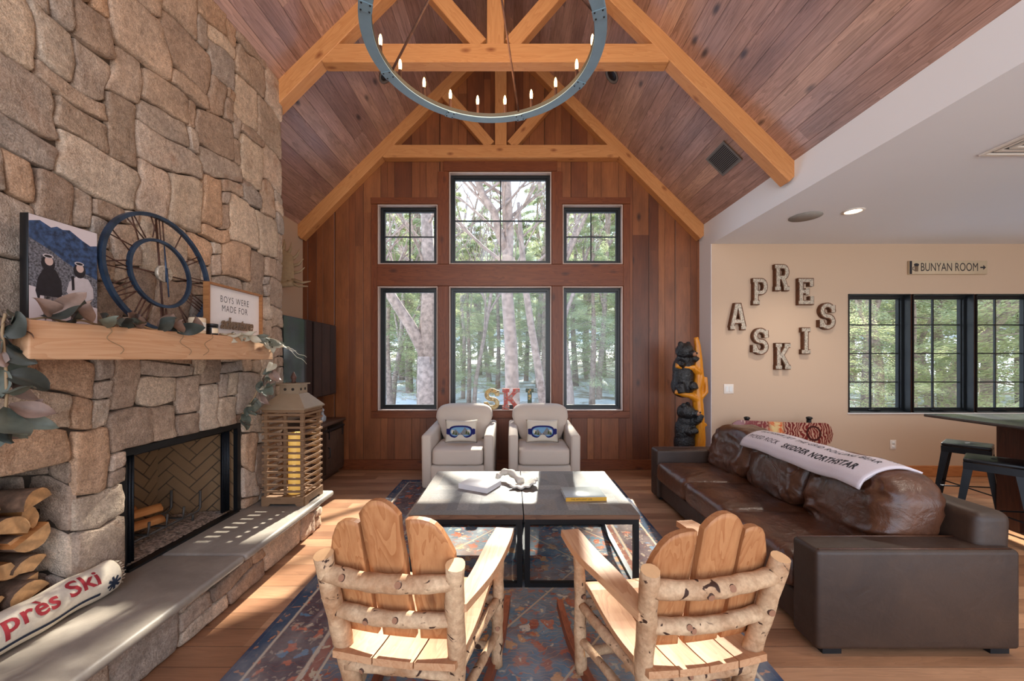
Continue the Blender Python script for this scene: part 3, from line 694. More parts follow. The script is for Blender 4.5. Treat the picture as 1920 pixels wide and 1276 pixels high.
b = MB(); b.rbox(-0.058, 0.058, -0.007, 0, -0.01, 0.105, 0.003, 2); b.build('plate', M['plate'], t)
b = MB(); b.box(-0.038, -0.008, -0.011, -0.006, 0.015, 0.08).box(0.008, 0.038, -0.011, -0.006, 0.015, 0.08); b.build('rocker', M['white'], t)
t = thing('wall_outlet', 'white power outlet low on the tan wall below the window', 'outlet', (PX(1674, 842, TY)[0], TY, PX(1674, 842, TY)[2]))
b = MB(); b.rbox(-0.036, 0.036, -0.007, 0, 0, 0.115, 0.003, 2); b.build('plate', M['plate'], t)
b = MB(); b.rbox(-0.017, 0.017, -0.010, -0.006, 0.015, 0.05, 0.002, 1).rbox(-0.017, 0.017, -0.010, -0.006, 0.062, 0.098, 0.002, 1); b.build('socket', M['white'], t)
# ------------------------------------------------------------------ rug
def rug_mat():
    t = NT('faded_oriental_rug'); v = t.obj(); x, y, z = t.sep(v)
    hx, hy = 1.225, 1.825
    ax = t.math('ABSOLUTE', x); ay = t.math('ABSOLUTE', y)
    d = t.math('MINIMUM', t.math('SUBTRACT', hx, ax), t.math('SUBTRACT', hy, ay))
    wob = t.noise(v, 30, 2)
    def motif(scale, lo, hi, off=0.0):
        wx = t.math('MULTIPLY', t.math('SUBTRACT', t.noise(t.comb(ax, ay, off + 1.0), 11.0, 3), 0.5), 0.16); wy = t.math('MULTIPLY', t.math('SUBTRACT', t.noise(t.comb(ax, ay, off + 5.0), 11.0, 3), 0.5), 0.16)
        vv = t.comb(t.math('MULTIPLY', t.math('ADD', ax, wx), scale), t.math('ADD', t.math('MULTIPLY', t.math('ADD', ay, wy), scale), off), off)
        vo = t.n('TexVoronoi', {'Vector': vv, 'Scale': 1.0}, feature='DISTANCE_TO_EDGE').outputs['Distance']
        return vo, t.n('TexVoronoi', {'Vector': vv, 'Scale': 1.0}).outputs
    e1, o1 = motif(13.0, 0, 1); e2, o2 = motif(26.0, 0, 1, 3.1); e3, o3 = motif(5.0, 0, 1, 8.0)
    dn = t.math('ADD', d, t.math('MULTIPLY', wob, 0.006))
    field = t.ramp(t.noise(v, 3.2, 3), [(0.35, rgb(66, 82, 100)), (0.5, rgb(100, 122, 134)), (0.62, rgb(118, 98, 94)), (0.75, rgb(70, 82, 100))])
    hue = t.n('SeparateColor', {0: o1['Color']}).outputs[0]
    mcol = t.ramp(hue, [(0.0, rgb(164, 92, 66)), (0.28, rgb(190, 140, 92)), (0.45, rgb(196, 184, 164)), (0.65, rgb(116, 134, 142)), (0.85, rgb(146, 84, 66))], 'CONSTANT')
    flower = t.ramp(o1['Distance'], [(0.34, (1, 1, 1, 1)), (0.46, (0, 0, 0, 1))])
    c = t.mix(flower, field, mcol)
    core = t.ramp(o1['Distance'], [(0.09, (1, 1, 1, 1)), (0.13, (0, 0, 0, 1))]); c = t.mix(core, c, rgb(198, 180, 150))
    wav = t.n('TexWave', {'Vector': t.comb(t.math('MULTIPLY', ax, 3.0), t.math('MULTIPLY', ay, 3.0), 0.0), 'Scale': 2.0, 'Distortion': 9.0, 'Detail': 2.0, 'Detail Scale': 1.5}, wave_type='RINGS').outputs['Fac']
    vine = t.ramp(wav, [(0.40, (0, 0, 0, 1)), (0.46, (1, 1, 1, 1)), (0.54, (1, 1, 1, 1)), (0.60, (0, 0, 0, 1))]); c = t.mix(t.math('MULTIPLY', vine, 0.8), c, rgb(184, 132, 86))
    tiny = t.ramp(o2['Distance'], [(0.24, (1, 1, 1, 1)), (0.36, (0, 0, 0, 1))])
    hue2 = t.n('SeparateColor', {0: o2['Color']}).outputs[1]
    c = t.mix(t.math('MULTIPLY', tiny, 0.75), c, t.ramp(hue2, [(0.0, rgb(168, 88, 60)), (0.4, rgb(190, 176, 150)), (0.7, rgb(92, 120, 140))], 'CONSTANT'))
    # medallion lattice
    dm = t.math('ADD', t.math('MULTIPLY', ax, 1.25), ay); med = t.math('FRACT', t.math('MULTIPLY', dm, 1.55))
    lat = t.ramp(med, [(0.0, (1, 1, 1, 1)), (0.022, (1, 1, 1, 1)), (0.03, (0, 0, 0, 1))]); c = t.mix(lat, c, rgb(182, 160, 132))
    # borders: rust guard, cream line, blue main border with rosettes, cream line, dark edge
    hue3 = t.n('SeparateColor', {0: o1['Color']}).outputs[2]
    bcol = t.mix(t.ramp(o1['Distance'], [(0.28, (1, 1, 1, 1)), (0.36, (0, 0, 0, 1))]), rgb(94, 78, 80), t.ramp(hue3, [(0.0, rgb(184, 100, 70)), (0.35, rgb(198, 184, 160)), (0.65, rgb(96, 128, 150))], 'CONSTANT'))
    bcol = t.mix(t.math('MULTIPLY', tiny, 0.5), bcol, rgb(196, 178, 150))
    bcol = t.mix(t.math('MULTIPLY', vine, 0.5), bcol, rgb(150, 84, 62))
    def band(lo, hi, col, cur, w=0.004):
        m = t.ramp(t.math('MULTIPLY', dn, 1.0), [(max(lo - w, 0), (0, 0, 0, 1)), (lo, (1, 1, 1, 1)), (hi, (1, 1, 1, 1)), (hi + w, (0, 0, 0, 1))]); return t.mix(m, cur, col)
    c = band(0.10, 0.34, bcol, c); c = band(0.335, 0.35, rgb(196, 176, 150), c); c = band(0.36, 0.40, t.mix(tiny, rgb(146, 88, 70), rgb(190, 170, 140)), c); c = band(0.41, 0.418, rgb(190, 172, 146), c)
    c = band(0.092, 0.103, rgb(200, 182, 156), c); c = band(0.03, 0.088, t.mix(tiny, rgb(66, 80, 98), rgb(176, 124, 92)), c); c = band(0.0, 0.026, rgb(62, 70, 90), c)
    fade = t.noise(v, 2.4, 5, 0.65); c = t.mix(t.math('MULTIPLY', t.ramp(fade, [(0.42, (0, 0, 0, 1)), (0.7, (1, 1, 1, 1))]), 0.5), c, rgb(180, 168, 156))
    ab = t.n('TexWave', {'Vector': v, 'Scale': 60.0, 'Distortion': 3.0}, bands_direction='Y').outputs['Fac']
    c = t.mix(1.0, c, t.ramp(ab, [(0.0, (0.82, .82, .82, 1)), (1.0, (1.08, 1.08, 1.08, 1))]), 'MULTIPLY')
    t.bsdf(c, 0.95, t.bump(t.noise(v, 220, 3), 0.4, 0.003), 0, 0.15); return t.m
b = MB(); b.rbox(-1.225, 1.225, -1.825, 1.825, 0.0, 0.010, 0.004, 2)
o = b.build('area_rug', rug_mat()); o.location = (-0.045, 2.625, 0.0005); tag(o, 'faded blue and rust oriental rug under the coffee tables', 'rug')
RT = 0.0105   # top of the rug

# ------------------------------------------------------------------ coffee tables
def coffee_table(x0, x1, label):
    y0, y1, H = 2.34, 3.256, 0.455; cx, cy = (x0 + x1) / 2, (y0 + y1) / 2; hx, hy = (x1 - x0) / 2 - 0.003, (y1 - y0) / 2
    t = thing('coffee_table', label, 'coffee table', (cx, cy, RT), 0, 'pair of parquet coffee tables')
    z1 = H - RT; rng = random.Random(3 + int(x0 * 10))
    b = MB(); b.mat(M['parquet'])
    def quad(ps, z=None):
        k = rng.uniform(0.62, 1.3); c = rng.choice([rgb(120, 114, 110), rgb(134, 128, 122), rgb(108, 103, 101), rgb(128, 116, 106)])
        b.c = (c[0] * k, c[1] * k, c[2] * k, 1)
        b.f([b.v((p[0], p[1], z1)) for p in ps])
    bw = 0.075
    quad([(-hx, -hy), (hx, -hy), (hx - bw, -hy + bw), (-hx + bw, -hy + bw)]); quad([(hx, -hy), (hx, hy), (hx - bw, hy - bw), (hx - bw, -hy + bw)])
    quad([(hx, hy), (-hx, hy), (-hx + bw, hy - bw), (hx - bw, hy - bw)]); quad([(-hx, hy), (-hx, -hy), (-hx + bw, -hy + bw), (-hx + bw, hy - bw)])
    ix, iy = hx - bw, hy - bw
    n = 8
    for s in (1, -1):                       # boards run towards the middle, cut on the diagonals
        for k in range(n):
            a0, a1 = -ix + 2 * ix * k / n, -ix + 2 * ix * (k + 1) / n
            quad([(a0, s * iy), (a1, s * iy), (a1, s * iy * abs(a1) / ix), (a0, s * iy * abs(a0) / ix)][::s])
            a0, a1 = -iy + 2 * iy * k / n, -iy + 2 * iy * (k + 1) / n
            quad([(s * ix, a0), (s * ix * abs(a0) / iy, a0), (s * ix * abs(a1) / iy, a1), (s * ix, a1)][::s])
    b.c = (1, 1, 1, 1); b.mat(M['tableedge'])
    b.box(-hx, hx, -hy, hy, z1 - 0.028, z1 - 0.0006)
    b.build('tabletop', None, t)
    b = MB(); f = 0.032; zt = z1 - 0.0285
    for sx in (1, -1): b.box(min(sx * (hx - 0.004), sx * (hx - 0.004 - f)), max(sx * (hx - 0.004), sx * (hx - 0.004 - f)), -hy + 0.004 + f, hy - 0.004 - f, zt - f, zt)
    for sy in (1, -1): b.box(-hx + 0.004, hx - 0.004, min(sy * (hy - 0.004), sy * (hy - 0.004 - f)), max(sy * (hy - 0.004), sy * (hy - 0.004 - f)), zt - f, zt)
    b.build('top_frame', M['black'], t)
    b = MB()
    for sx in (1, -1): b.box(min(sx * (hx - 0.004), sx * (hx - 0.004 - f)), max(sx * (hx - 0.004), sx * (hx - 0.004 - f)), -hy + 0.004 + f, hy - 0.004 - f, 0, f * 0.8)
    for sy in (1, -1): b.box(-hx + 0.004 + f, hx - 0.004 - f, min(sy * (hy - 0.004), sy * (hy - 0.004 - f)), max(sy * (hy - 0.004), sy * (hy - 0.004 - f)), 0, f * 0.8)
    b.build('floor_rail', M['black'], t)
    for sx in (1, -1):
        for sy in (1, -1):
            b = MB(); b.box(min(sx * (hx - 0.004), sx * (hx - 0.004 - f)), max(sx * (hx - 0.004), sx * (hx - 0.004 - f)), min(sy * (hy - 0.004), sy * (hy - 0.004 - f)), max(sy * (hy - 0.004), sy * (hy - 0.004 - f)), 0, zt - f)
            b.build('leg', M['black'], t)
coffee_table(-0.632, 0.070, 'parquet coffee table with black metal frame, the left one, under the white book')
coffee_table(0.071, 0.783, 'parquet coffee table with black metal frame, the right one, under the yellow-spined book')
TT = 0.4555
# white book: px corners (845,918)-(900,935)-(940,908)-(878,900)
def book(name, label, c, w, d, h, rz, cover, page, spine=None, text=None):
    t = thing(name, label, 'book', (c[0], c[1], TT), rz)
    b = MB(); b.box(-w / 2 + 0.004, w / 2 - 0.004, -d / 2 + 0.004, d / 2 - 0.004, 0.003, h - 0.003); b.build('pages', page, t)
    b = MB(); b.rbox(-w / 2, w / 2, -d / 2, d / 2, h - 0.003, h, 0.001, 1).rbox(-w / 2, w / 2, -d / 2, d / 2, 0, 0.003, 0.001, 1)
    b.build('cover', cover, t)
    b = MB(); b.box(-w / 2, w / 2, -d / 2 - 0.002, -d / 2 + 0.0035, 0.0, h); b.build('spine', spine or cover, t)
    if text:
        vs, fs = text2d(text, h * 0.62, 0.0, 1.1); b = MB(); b.geo(vs, fs, lambda p: (p.x - w * 0.12, -d / 2 - 0.0028, h / 2 + p.y)); b.build('lettering', M['ink'], t)
book('book', 'large white hardcover book lying askew on the left coffee table', (-0.235, 2.865), 0.245, 0.215, 0.036, math.radians(-27), M['paper'], M['paper'])
book('book', 'grey-green book with yellow spine on the right coffee table', (0.492, 2.675), 0.275, 0.215, 0.024, math.radians(2.5), M['greycover'], M['paper'], M['yellow'], 'THE AFFLUENT LIFE')
# bleached antler ornament
b = MB(); b.mat(M['shell'])
outline = []
for k in range(40):                         # scalloped fan in polar form
    a = math.radians(-100 + 200 * k / 39); r = 0.115 + 0.013 * abs(math.sin(a * 7)); outline.append((r * math.cos(a), r * math.sin(a) * 0.92))
def FP(u, v):
    a = math.radians(-105 + 210 * u); r = v * (0.118 + 0.014 * abs(math.sin(a * 6.5)))
    x, y = r * math.cos(a) * 1.02 + 0.02, r * math.sin(a) * 0.86
    z = 0.014 + 0.042 * (v ** 2) * (0.55 + 0.45 * math.sin(a * 2 + 1)) + 0.004 * math.sin(a * 13) * v
    return (x, y, z)
b.grid(70, 9, FP)
for i, (p0) in enumerate([0]):
    path = [(0.03, 0, 0.022), (-0.03, 0.02, 0.05), (-0.09, 0.045, 0.068), (-0.15, 0.055, 0.060), (-0.185, 0.035, 0.035), (-0.185, 0.0, 0.022)]
o = b.build('antler_ornament'); md = o.modifiers.new('thick', 'SOLIDIFY'); md.thickness = 0.013; md.offset = 1
t = thing('antler_ornament', 'bleached fan-shaped antler ornament with scalloped edge on the coffee tables', 'ornament', (0.045, 2.90, TT + 0.004), math.radians(-28))
o.parent = t; o.name = 'fan'
b = MB()
pts = []
for k in range(25):
    u = k / 24; q = u * (len(path) - 1); i = min(int(q), len(path) - 2); f = q - i; f = f * f * (3 - 2 * f) if False else f
    pts.append(tuple(path[i][c] * (1 - f) + path[i + 1][c] * f for c in range(3)))
b.tube(pts, [0.030 - 0.012 * abs(k / 24 - 0.0) + 0.004 * math.sin(k) for k in range(25)], 12, jit=0.25); b.build('stalk', M['shell'], t)

# ------------------------------------------------------------------ armchairs with goggle pillows
def armchair(cx, label):
    t = thing('armchair', label, 'armchair', (cx, 4.30, RT), 0, 'pair of beige armchairs under the window')
    hw = 0.372; yf, yb = -0.36, 0.46
    b = MB(); b.rbox(-hw + 0.09, hw - 0.09, yf + 0.02, yb - 0.02, 0.045, 0.30, 0.03, 3); b.build('base', M['linen'], t)
    b = MB(); b.lathe([(0.22, 0.0), (0.23, 0.01), (0.2, 0.046)], (0, 0.05, 0), 28); b.build('swivel_foot', M['black'], t)
    for s in (1, -1):
        b = MB()
        def fa(p, s=s):
            p = Vector(p); k = max(0.0, (p.y - yf) / (yb - yf)); p.z += 0.035 * k * (p.z > 0.4)
            if p.z < 0.12: p.y += 0.05 * (0.12 - p.z) / 0.08 * (1 if p.y < 0 else -1)
            return p
        x0, x1 = (hw - 0.10, hw) if s > 0 else (-hw, -hw + 0.10)
        b.rbox(x0, x1, yf, yb, 0.05, 0.615, 0.028, 4, fa); b.build('arm', M['linen'], t)
    b = MB(); b.rbox(-hw + 0.10, hw - 0.10, yb - 0.15, yb, 0.20, 0.74, 0.04, 4); b.build('back_frame', M['linen'], t)
    b = MB(); b.puff((0, -0.065, 0.385), (0.268, 0.305, 0.088), (0.22, 0.2), 44, 20, 0.004, 7); b.build('seat_cushion', M['linen'], t)
    b = MB()
    def fb(q):
        q = Vector(q); k = (q.z - 0.45) / 0.42; q.y += 0.10 * k * k * (k > 0); w = 1.0 + 0.06 * math.sin(PI * min(max(k, 0), 1.0)) if k > 0.5 else 1.0
        q.x *= (1.22 if k > 0.55 else 0.90 + 0.32 * (max(k, 0) / 0.55) ** 1.6)
        return q
    b.puff((0, 0.255, 0.645), (0.272, 0.115, 0.215), (0.42, 0.3), 48, 26, 0.006, 6, fb); b.build('back_cushion', M['linen'], t)
    # lumbar pillow: lies on the chair, so it is a thing of its own
    p = thing('throw_pillow', 'cream lumbar pillow with blue ski goggles on the %s armchair' % ('left' if cx < 0 else 'right'), 'pillow', (cx, 4.30 - 0.02 + (0.0), 0.476), 0, 'goggle pillows on the armchairs')
    W, H = 0.180, 0.125
    def surf(u, v, side):
        x, z = u, v; px, pz = abs(x) ** 1.0, abs(z)
        th = 0.050 * (max(0, 1 - px ** 2.6) ** 0.5) * (max(0, 1 - pz ** 2.6) ** 0.5)
        X = x * W * (1 - 0.06 * (1 - pz ** 2)); Z = z * H * (1 - 0.10 * (1 - px ** 2)) + H
        return Vector((X, side * th + 0.12 * (Z) + 0.0, Z))
    b = MB()
    for s in (1, -1): b.grid(25, 19, lambda u, v, s=s: surf(2 * u - 1, 2 * v - 1, s))
    b.build('cushion', M['pillow'], p)
    def onp(m, polys, name, lift):
        bb = MB(); polys = [[(x * 1.12, z * 1.22) for x, z in pl] for pl in polys]
        for pl in polys:
            bb.geo([(0, 0, 0)] * 0, [])
            vs = [bb.v(surf(x / W, z / H, -1) + Vector((0, -lift, 0))) for x, z in pl]; bb.f(vs)
        bb.build(name, m, p)
    def strip(fn, n, w):
        out = []
        for k in range(n):
            a, c = fn(k / n), fn((k + 1) / n); out.append([a[0], c[0], c[1], a[1]])
        return out
    def gog(tq, r):   # goggle outline, lens shaped with a nose notch
        a = tq * 2 * PI; x = 0.125 * math.copysign(abs(math.cos(a)) ** 0.75, math.cos(a)); z = 0.062 * math.copysign(abs(math.sin(a)) ** 0.8, math.sin(a))
        if z < 0: z *= 1 - 0.85 * math.exp(-(x / 0.032) ** 2)
        return (x * r, z * (1 - (1 - r) * 1.8) + 0.0)
    N = 56
    sky = [[gog(k / N, 0.92), gog((k + 1) / N, 0.92), (gog((k + 1) / N, 0.92)[0] * 0.4, 0.012), (gog(k / N, 0.92)[0] * 0.4, 0.012)] for k in range(N)]
    sky += [[(gog(k / N, 0.92)[0] * 0.4, 0.012), (gog((k + 1) / N, 0.92)[0] * 0.4, 0.012), (0, 0.012)] for k in range(N)]
    onp(M['skyblue'], sky, 'lens_print', 0.0016)
    def peak(cx_, top, wd, m, nm, lf, base=-0.035):
        n = 8; onp(m, [[(cx_ - wd + wd * k / n, base), (cx_ - wd + wd * (k + 1) / n, base), (cx_ - wd + wd * (k + 1) / n, base + (top - base) * (k + 1) / n), (cx_ - wd + wd * k / n, base + (top - base) * k / n)] for k in range(n)] +
            [[(cx_ + wd * k / n, base), (cx_ + wd * (k + 1) / n, base), (cx_ + wd * (k + 1) / n, base + (top - base) * (1 - (k + 1) / n)), (cx_ + wd * k / n, base + (top - base) * (1 - k / n))] for k in range(n)], nm, lf)
    peak(0.045, 0.045, 0.055, M['greyth'], 'mountain_print', 0.0030, -0.028); peak(-0.05, 0.026, 0.048, M['greyth'], 'mountain_print', 0.0032, -0.028)
    for tx, tz in ((-0.072, -0.02), (-0.045, -0.03), (0.062, -0.018), (0.085, -0.028)): peak(tx, tz + 0.035, 0.012, M['greenth'], 'tree_print', 0.0046, tz)
    onp(M['navy'], [[gog(k / N, 1.0), gog((k + 1) / N, 1.0), gog((k + 1) / N, 0.86), gog(k / N, 0.86)] for k in range(N)], 'goggle_print', 0.0052)
    for s in (1, -1): onp(M['navy'], [[(s * 0.122, 0.03), (s * 0.150, 0.022), (s * 0.150, -0.022), (s * 0.122, -0.03)]], 'strap_print', 0.0040)
    p.location.y = 4.30 - 0.065; p.location.z += RT
armchair(-0.563, 'beige linen swivel armchair, the left of the two under the window')
armchair(0.335, 'beige linen swivel armchair, the right of the two under the window')

# ------------------------------------------------------------------ leather sofa
def sofa():
    t = thing('leather_sofa', 'brown leather three-seat sofa with puffy back cushions', 'sofa', (1.9, 2.88, 0)); off = (1.9, 2.88, 0)
    x0, x1, y0, y1 = 1.43, 2.42, 1.80, 3.96; at = 0.165
    b = MB(); b.rbox(x0 + 0.03, x1 - 0.02, y0 + at, y1 - at, 0.045, 0.215, 0.02, 2)
    b.build('base', M['leather2'], t, off)
    for a, c in ((y0, y0 + at), (y1 - at, y1)):
        b = MB(); b.rbox(x0, x1 - 0.03, a, c, 0.035, 0.505, 0.022, 4)
        b.mat(M['leather2']); o = b.build('arm', None, t, off)
    for a, c in ((y0 + 0.001, y0 + at), (y1 - at, y1 - 0.001)):
        b = MB()
        e = 0.0035
        for yy in (a + 0.016, c - 0.016):
            b.tube([(x0 + 0.018, yy, 0.5055), (x1 - 0.06, yy, 0.5055)], e, 6)
        b.build('piping', M['leather'], t, off)
    b = MB()
    def fb(p):
        p = Vector(p); k = max(0, p.z - 0.3) / 0.38; p.x += 0.03 * k; return p
    b.rbox(x1 - 0.20, x1 - 0.02, y0 + 0.05, y1 - 0.05, 0.045, 0.66, 0.045, 4, fb); b.build('back_frame', M['leather2'], t, off)
    for xx in (x0 + 0.05, x1 - 0.14):
        for yy in (y0 + 0.03, y1 - 0.11):
            b = MB(); b.box(xx, xx + 0.09, yy, yy + 0.08, 0, 0.046); b.build('foot', M['black'], t, off)
    n = 3; L = (y1 - y0 - 2 * at) / n
    for k in range(n):
        cy = y0 + at + L * (k + 0.5)
        b = MB()
        def fs(q, cy=cy, k=k):
            q = Vector(q); q.z += 0.012 * noise.noise(Vector((q.x * 7, q.y * 11, k * 3.3))) * (q.z > 0.3) + 0.005 * noise.noise(Vector((q.x * 20, q.y * 28, k * 3.3)))
            return q
        b.puff((1.76, cy, 0.305), (0.345, L / 2 + 0.004, 0.098), (0.34, 0.17), 64, 26, 0.004, 9, fs, k * 5); b.build('seat_cushion', M['leather'], t, off)
        b = MB()
        def fc(q, cy=cy, k=k):
            q = Vector(q)
            h = (q.z - 0.38) / 0.4; q.x += 0.10 * h - 0.02
            dy = (q.y - cy) / (L / 2)
            nn = noise.noise(Vector((q.x * 5 + q.y * 3, q.y * 4 + q.z * 11, k * 7.7))); n3 = noise.noise(Vector((q.y * 9 - q.z * 14, q.z * 9 + q.y * 7, k * 3.1)))
            fold = 0.034 * (1 - 2.2 * abs(nn)) * 0.7 + 0.016 * (1 - 2 * abs(n3))
            q.x -= fold * (0.7 + 0.3 * abs(dy)) * (1 - 0.6 * max(0, abs(dy) - 0.75) * 4) - 0.02; q.z += 0.018 * noise.noise(Vector((q.y * 6, q.x * 6, k * 2.2))) * h
            q.z -= 0.030 * dy * dy * max(h, 0)
            return q
        b.puff((2.055, cy, 0.585), (0.170, L / 2 + 0.006, 0.215), (0.55, 0.46), 90, 60, 0.006, 11, fc, k * 9); b.build('back_cushion', M['leather'], t, off)
sofa()
# folded blanket over the back cushions
def blanket_pt(u, v, lift=0.0):
    """u across (0 front edge .. 1 back edge), v along the sofa (0 near .. 1 far)"""
    y = 2.10 + v * 1.12; x = 1.915 + u * 0.30 + 0.03 * (1 - v)
    x -= 0.05 * (1 - v) * (1 - u)
    z = 0.818 - 0.11 * ((u - 0.62) ** 2) * 2.0 - 0.012 * abs(math.sin((y - 1.965) / 0.61 * PI + PI / 2)) + 0.004 * math.sin(v * 17)
    if u < 0.12: z -= (0.12 - u) ** 2 * 2.2
    return Vector((x, y, z + lift))
t = thing('folded_blanket', 'folded white blanket printed with trail names over the sofa back', 'blanket', (2.06, 2.66, 0.7)); off = Vector((2.06, 2.66, 0.7))
b = MB(); b.grid(30, 60, lambda u, v: blanket_pt(u, v)); 
o = b.build('cloth', M['blanket'], t, off); md = o.modifiers.new('thick', 'SOLIDIFY'); md.thickness = 0.014; md.offset = 0
b = MB(); b.grid(30, 60, lambda u, v: blanket_pt(u * 0.97 + 0.02, v * 0.985 + 0.012, -0.020))
o = b.build('under_fold', M['blanket'], t, off); md = o.modifiers.new('thick', 'SOLIDIFY'); md.thickness = 0.013; md.offset = 0
for row, (txt, uu, size, bold) in enumerate((('PICKED ROCK', 0.20, 0.052, 0.0), ('SKIDDER NORTHSTAR', 0.20, 0.056, 0.002), ('BUCKSAW JET THE GRID ROLLING BEAR', 0.50, 0.050, 0.0), ('LIFTLINE PIPELINE SPRUCE CASCADES', 0.80, 0.050, 0.0))):
    vs, fs = text2d(txt, size, bold, 1.15, 0.0, 'LEFT'); x0 = min(p.x for p in vs); x1 = max(p.x for p in vs)
    v0, v1 = ((0.97, 0.67) if row == 0 else (0.62, 0.08) if row == 1 else (0.95, 0.05))
    vs, fs = dense(vs, fs, 0.012)
    for wv, wf in words_of(vs, fs, size * 0.28):
        b = MB(); b.geo(wv, wf, lambda p: blanket_pt(min(max(uu + p.y / 0.30, 0), 1), v0 + (p.x - x0) / (x1 - x0) * (v1 - v0), 0.0095) - off); b.build('lettering', M['ink'], t)

# ------------------------------------------------------------------ birch rocking chairs
M['knot'] = flat('dark_knot_bark', rgb(74, 46, 30), 0.8); M['knotend'] = flat('knot_centre', rgb(150, 104, 76), 0.8)
def rocking_chair(loc, rz, label, nseat, seed, slats):
    t = thing('log_rocking_chair', label, 'rocking chair', loc, rz, 'birch log rocking chairs'); rng = random.Random(seed)
    def log(name, path, r, par=None, taper=0.9, m=None, knots=0, seg=14, bow=0.0):
        pts = []; P = [Vector(p) for p in path]; n = 16
        for k in range(n + 1):
            q = k / n * (len(P) - 1); i = min(int(q), len(P) - 2); f = q - i; p = P[i].lerp(P[i + 1], f)
            p += Vector((noise.noise(p * 6 + Vector((seed, 0, 0))), noise.noise(p * 6 + Vector((0, seed, 0))), 0)) * 0.006
            p.y -= bow * math.sin(PI * k / n); pts.append(p)
        b = MB(); b.mat(m or M['birch']); b.tube(pts, [r * (1 - (1 - taper) * k / n) * (1 + 0.05 * math.sin(k * 1.9 + seed)) for k in range(n + 1)], seg, jit=0.12, capmat=M['cutend'])
        for k in range(knots):
            i = rng.randint(3, n - 3); p = pts[i]; d = Vector((rng.uniform(-.4, .4), -1, rng.uniform(-.4, .6))).normalized()
            b.mat(M['knot']).tube([p + d * r * 0.5, p + d * (r + 0.004)], [r * 0.50, r * 0.36], 10, capmat=M['knotend'])
        return b.build(name, None, t)
    for s in (1, -1):
        log('back_post', [(s * 0.165, 0.05, 0.045), (s * 0.20, 0.0, 0.38), (s * 0.225, -0.09, 0.752)], 0.031, taper=0.97, knots=1)
        log('front_post', [(s * 0.262, 0.42, 0.045), (s * 0.268, 0.425, 0.578)], 0.026, taper=0.95, knots=1)
        log('side_rail', [(s * 0.20, 0.02, 0.345), (s * 0.262, 0.41, 0.335)], 0.021)
        log('side_stretcher', [(s * 0.185, 0.03, 0.19), (s * 0.262, 0.415, 0.185)], 0.018, knots=1)
        # rocker: curved board under the posts
        b = MB(); n = 22; pl = []
        R = 1.15
        def rk(k, h): 
            y = -0.40 + 1.12 * k / n; return (y, R - math.sqrt(R * R - (y - 0.2) ** 2) + h)
        pl = [rk(k, 0.0) for k in range(n + 1)] + [rk(k, 0.045) for k in range(n, -1, -1)]
        vs = []
        b = MB(); rows = []
        for k in range(n + 1):
            y, z = rk(k, 0); xo = s * (0.19 + 0.062 * min(max((y + 0.05) / 0.5, 0), 1.2))
            rows.append([b.v((xo + dx, y, z + dz)) for dx, dz in ((-0.015, 0), (0.015, 0), (0.015, 0.046), (-0.015, 0.046))])
        for k in range(n):
            for q in range(4): b.f([rows[k][q], rows[k][(q + 1) % 4], rows[k + 1][(q + 1) % 4], rows[k + 1][q]])
        b.f(rows[0][::-1]); b.f(rows[-1]); b.build('rocker', M['rocker'], t)
        # arm board, curved plan, live edge
        b = MB(); n = 18; rows = []
        for k in range(n + 1):
            u = k / n; y = -0.06 + 0.56 * u; w = 0.026 + 0.016 * math.sin(u * PI * 0.85) + 0.008 * u
            xc = s * (0.225 + 0.06 * u + 0.022 * math.sin(u * PI)); z = 0.583 + 0.020 * math.sin(u * 2.6) + 0.004 * math.sin(u * 9 + seed)
            rows.append([b.v((xc - w, y, z)), b.v((xc + w, y, z)), b.v((xc + w * 0.97, y, z + 0.026)), b.v((xc - w * 0.97, y, z + 0.026))])
        for k in range(n):
            for q in range(4): b.f([rows[k][q], rows[k][(q + 1) % 4], rows[k + 1][(q + 1) % 4], rows[k + 1][q]], False)
        b.f(rows[0][::-1]); b.f(rows[-1]); b.build('arm', M['seatwood'], t)
    log('upper_back_rail', [(-0.222, -0.072, 0.685), (0.222, -0.072, 0.685)], 0.029, taper=0.94, knots=2, bow=0.035)
    log('lower_back_rail', [(-0.208, -0.035, 0.545), (0.208, -0.035, 0.545)], 0.025, taper=0.95, knots=2, bow=0.03)
    log('rear_rail', [(-0.19, 0.0, 0.335), (0.19, 0.0, 0.335)], 0.024, knots=1)
    log('front_rail', [(-0.26, 0.42, 0.33), (0.26, 0.42, 0.33)], 0.024)
    log('cross_stretcher', [(-0.175, 0.03, 0.15), (0.175, 0.03, 0.15)], 0.020, m=M['rocker'] if seed % 2 else None)
    log('cross_stretcher', [(-0.255, 0.40, 0.14), (0.255, 0.40, 0.14)], 0.018)
    # seat boards, dished, side by side
    for k in range(nseat):
        u0, u1 = k / nseat + 0.006, (k + 1) / nseat - 0.006
        b = MB(); n = 14; rows = []
        for q in range(n + 1):
            v = q / n; y = -0.055 + 0.53 * v; hw = 0.215 + 0.035 * v
            z = 0.378 - 0.030 * math.sin(PI * min(v * 1.25, 1)) + 0.018 * v - (0.035 * max(0, v - 0.88) / 0.12) ** 1
            xa, xb = -hw + 2 * hw * u0, -hw + 2 * hw * u1
            ca, cb = 0.012 * (2 * u0 - 1) ** 2, 0.012 * (2 * u1 - 1) ** 2
            rows.append([b.v((xa, y, z + ca)), b.v((xb, y, z + cb)), b.v((xb, y, z + cb + 0.024)), b.v((xa, y, z + ca + 0.024))])
        for q in range(n):
            for r in range(4): b.f([rows[q][r], rows[q][(r + 1) % 4], rows[q + 1][(r + 1) % 4], rows[q + 1][r]])
        b.f(rows[0][::-1]); b.f(rows[-1]); b.build('seat_board', M['seatwood'], t)
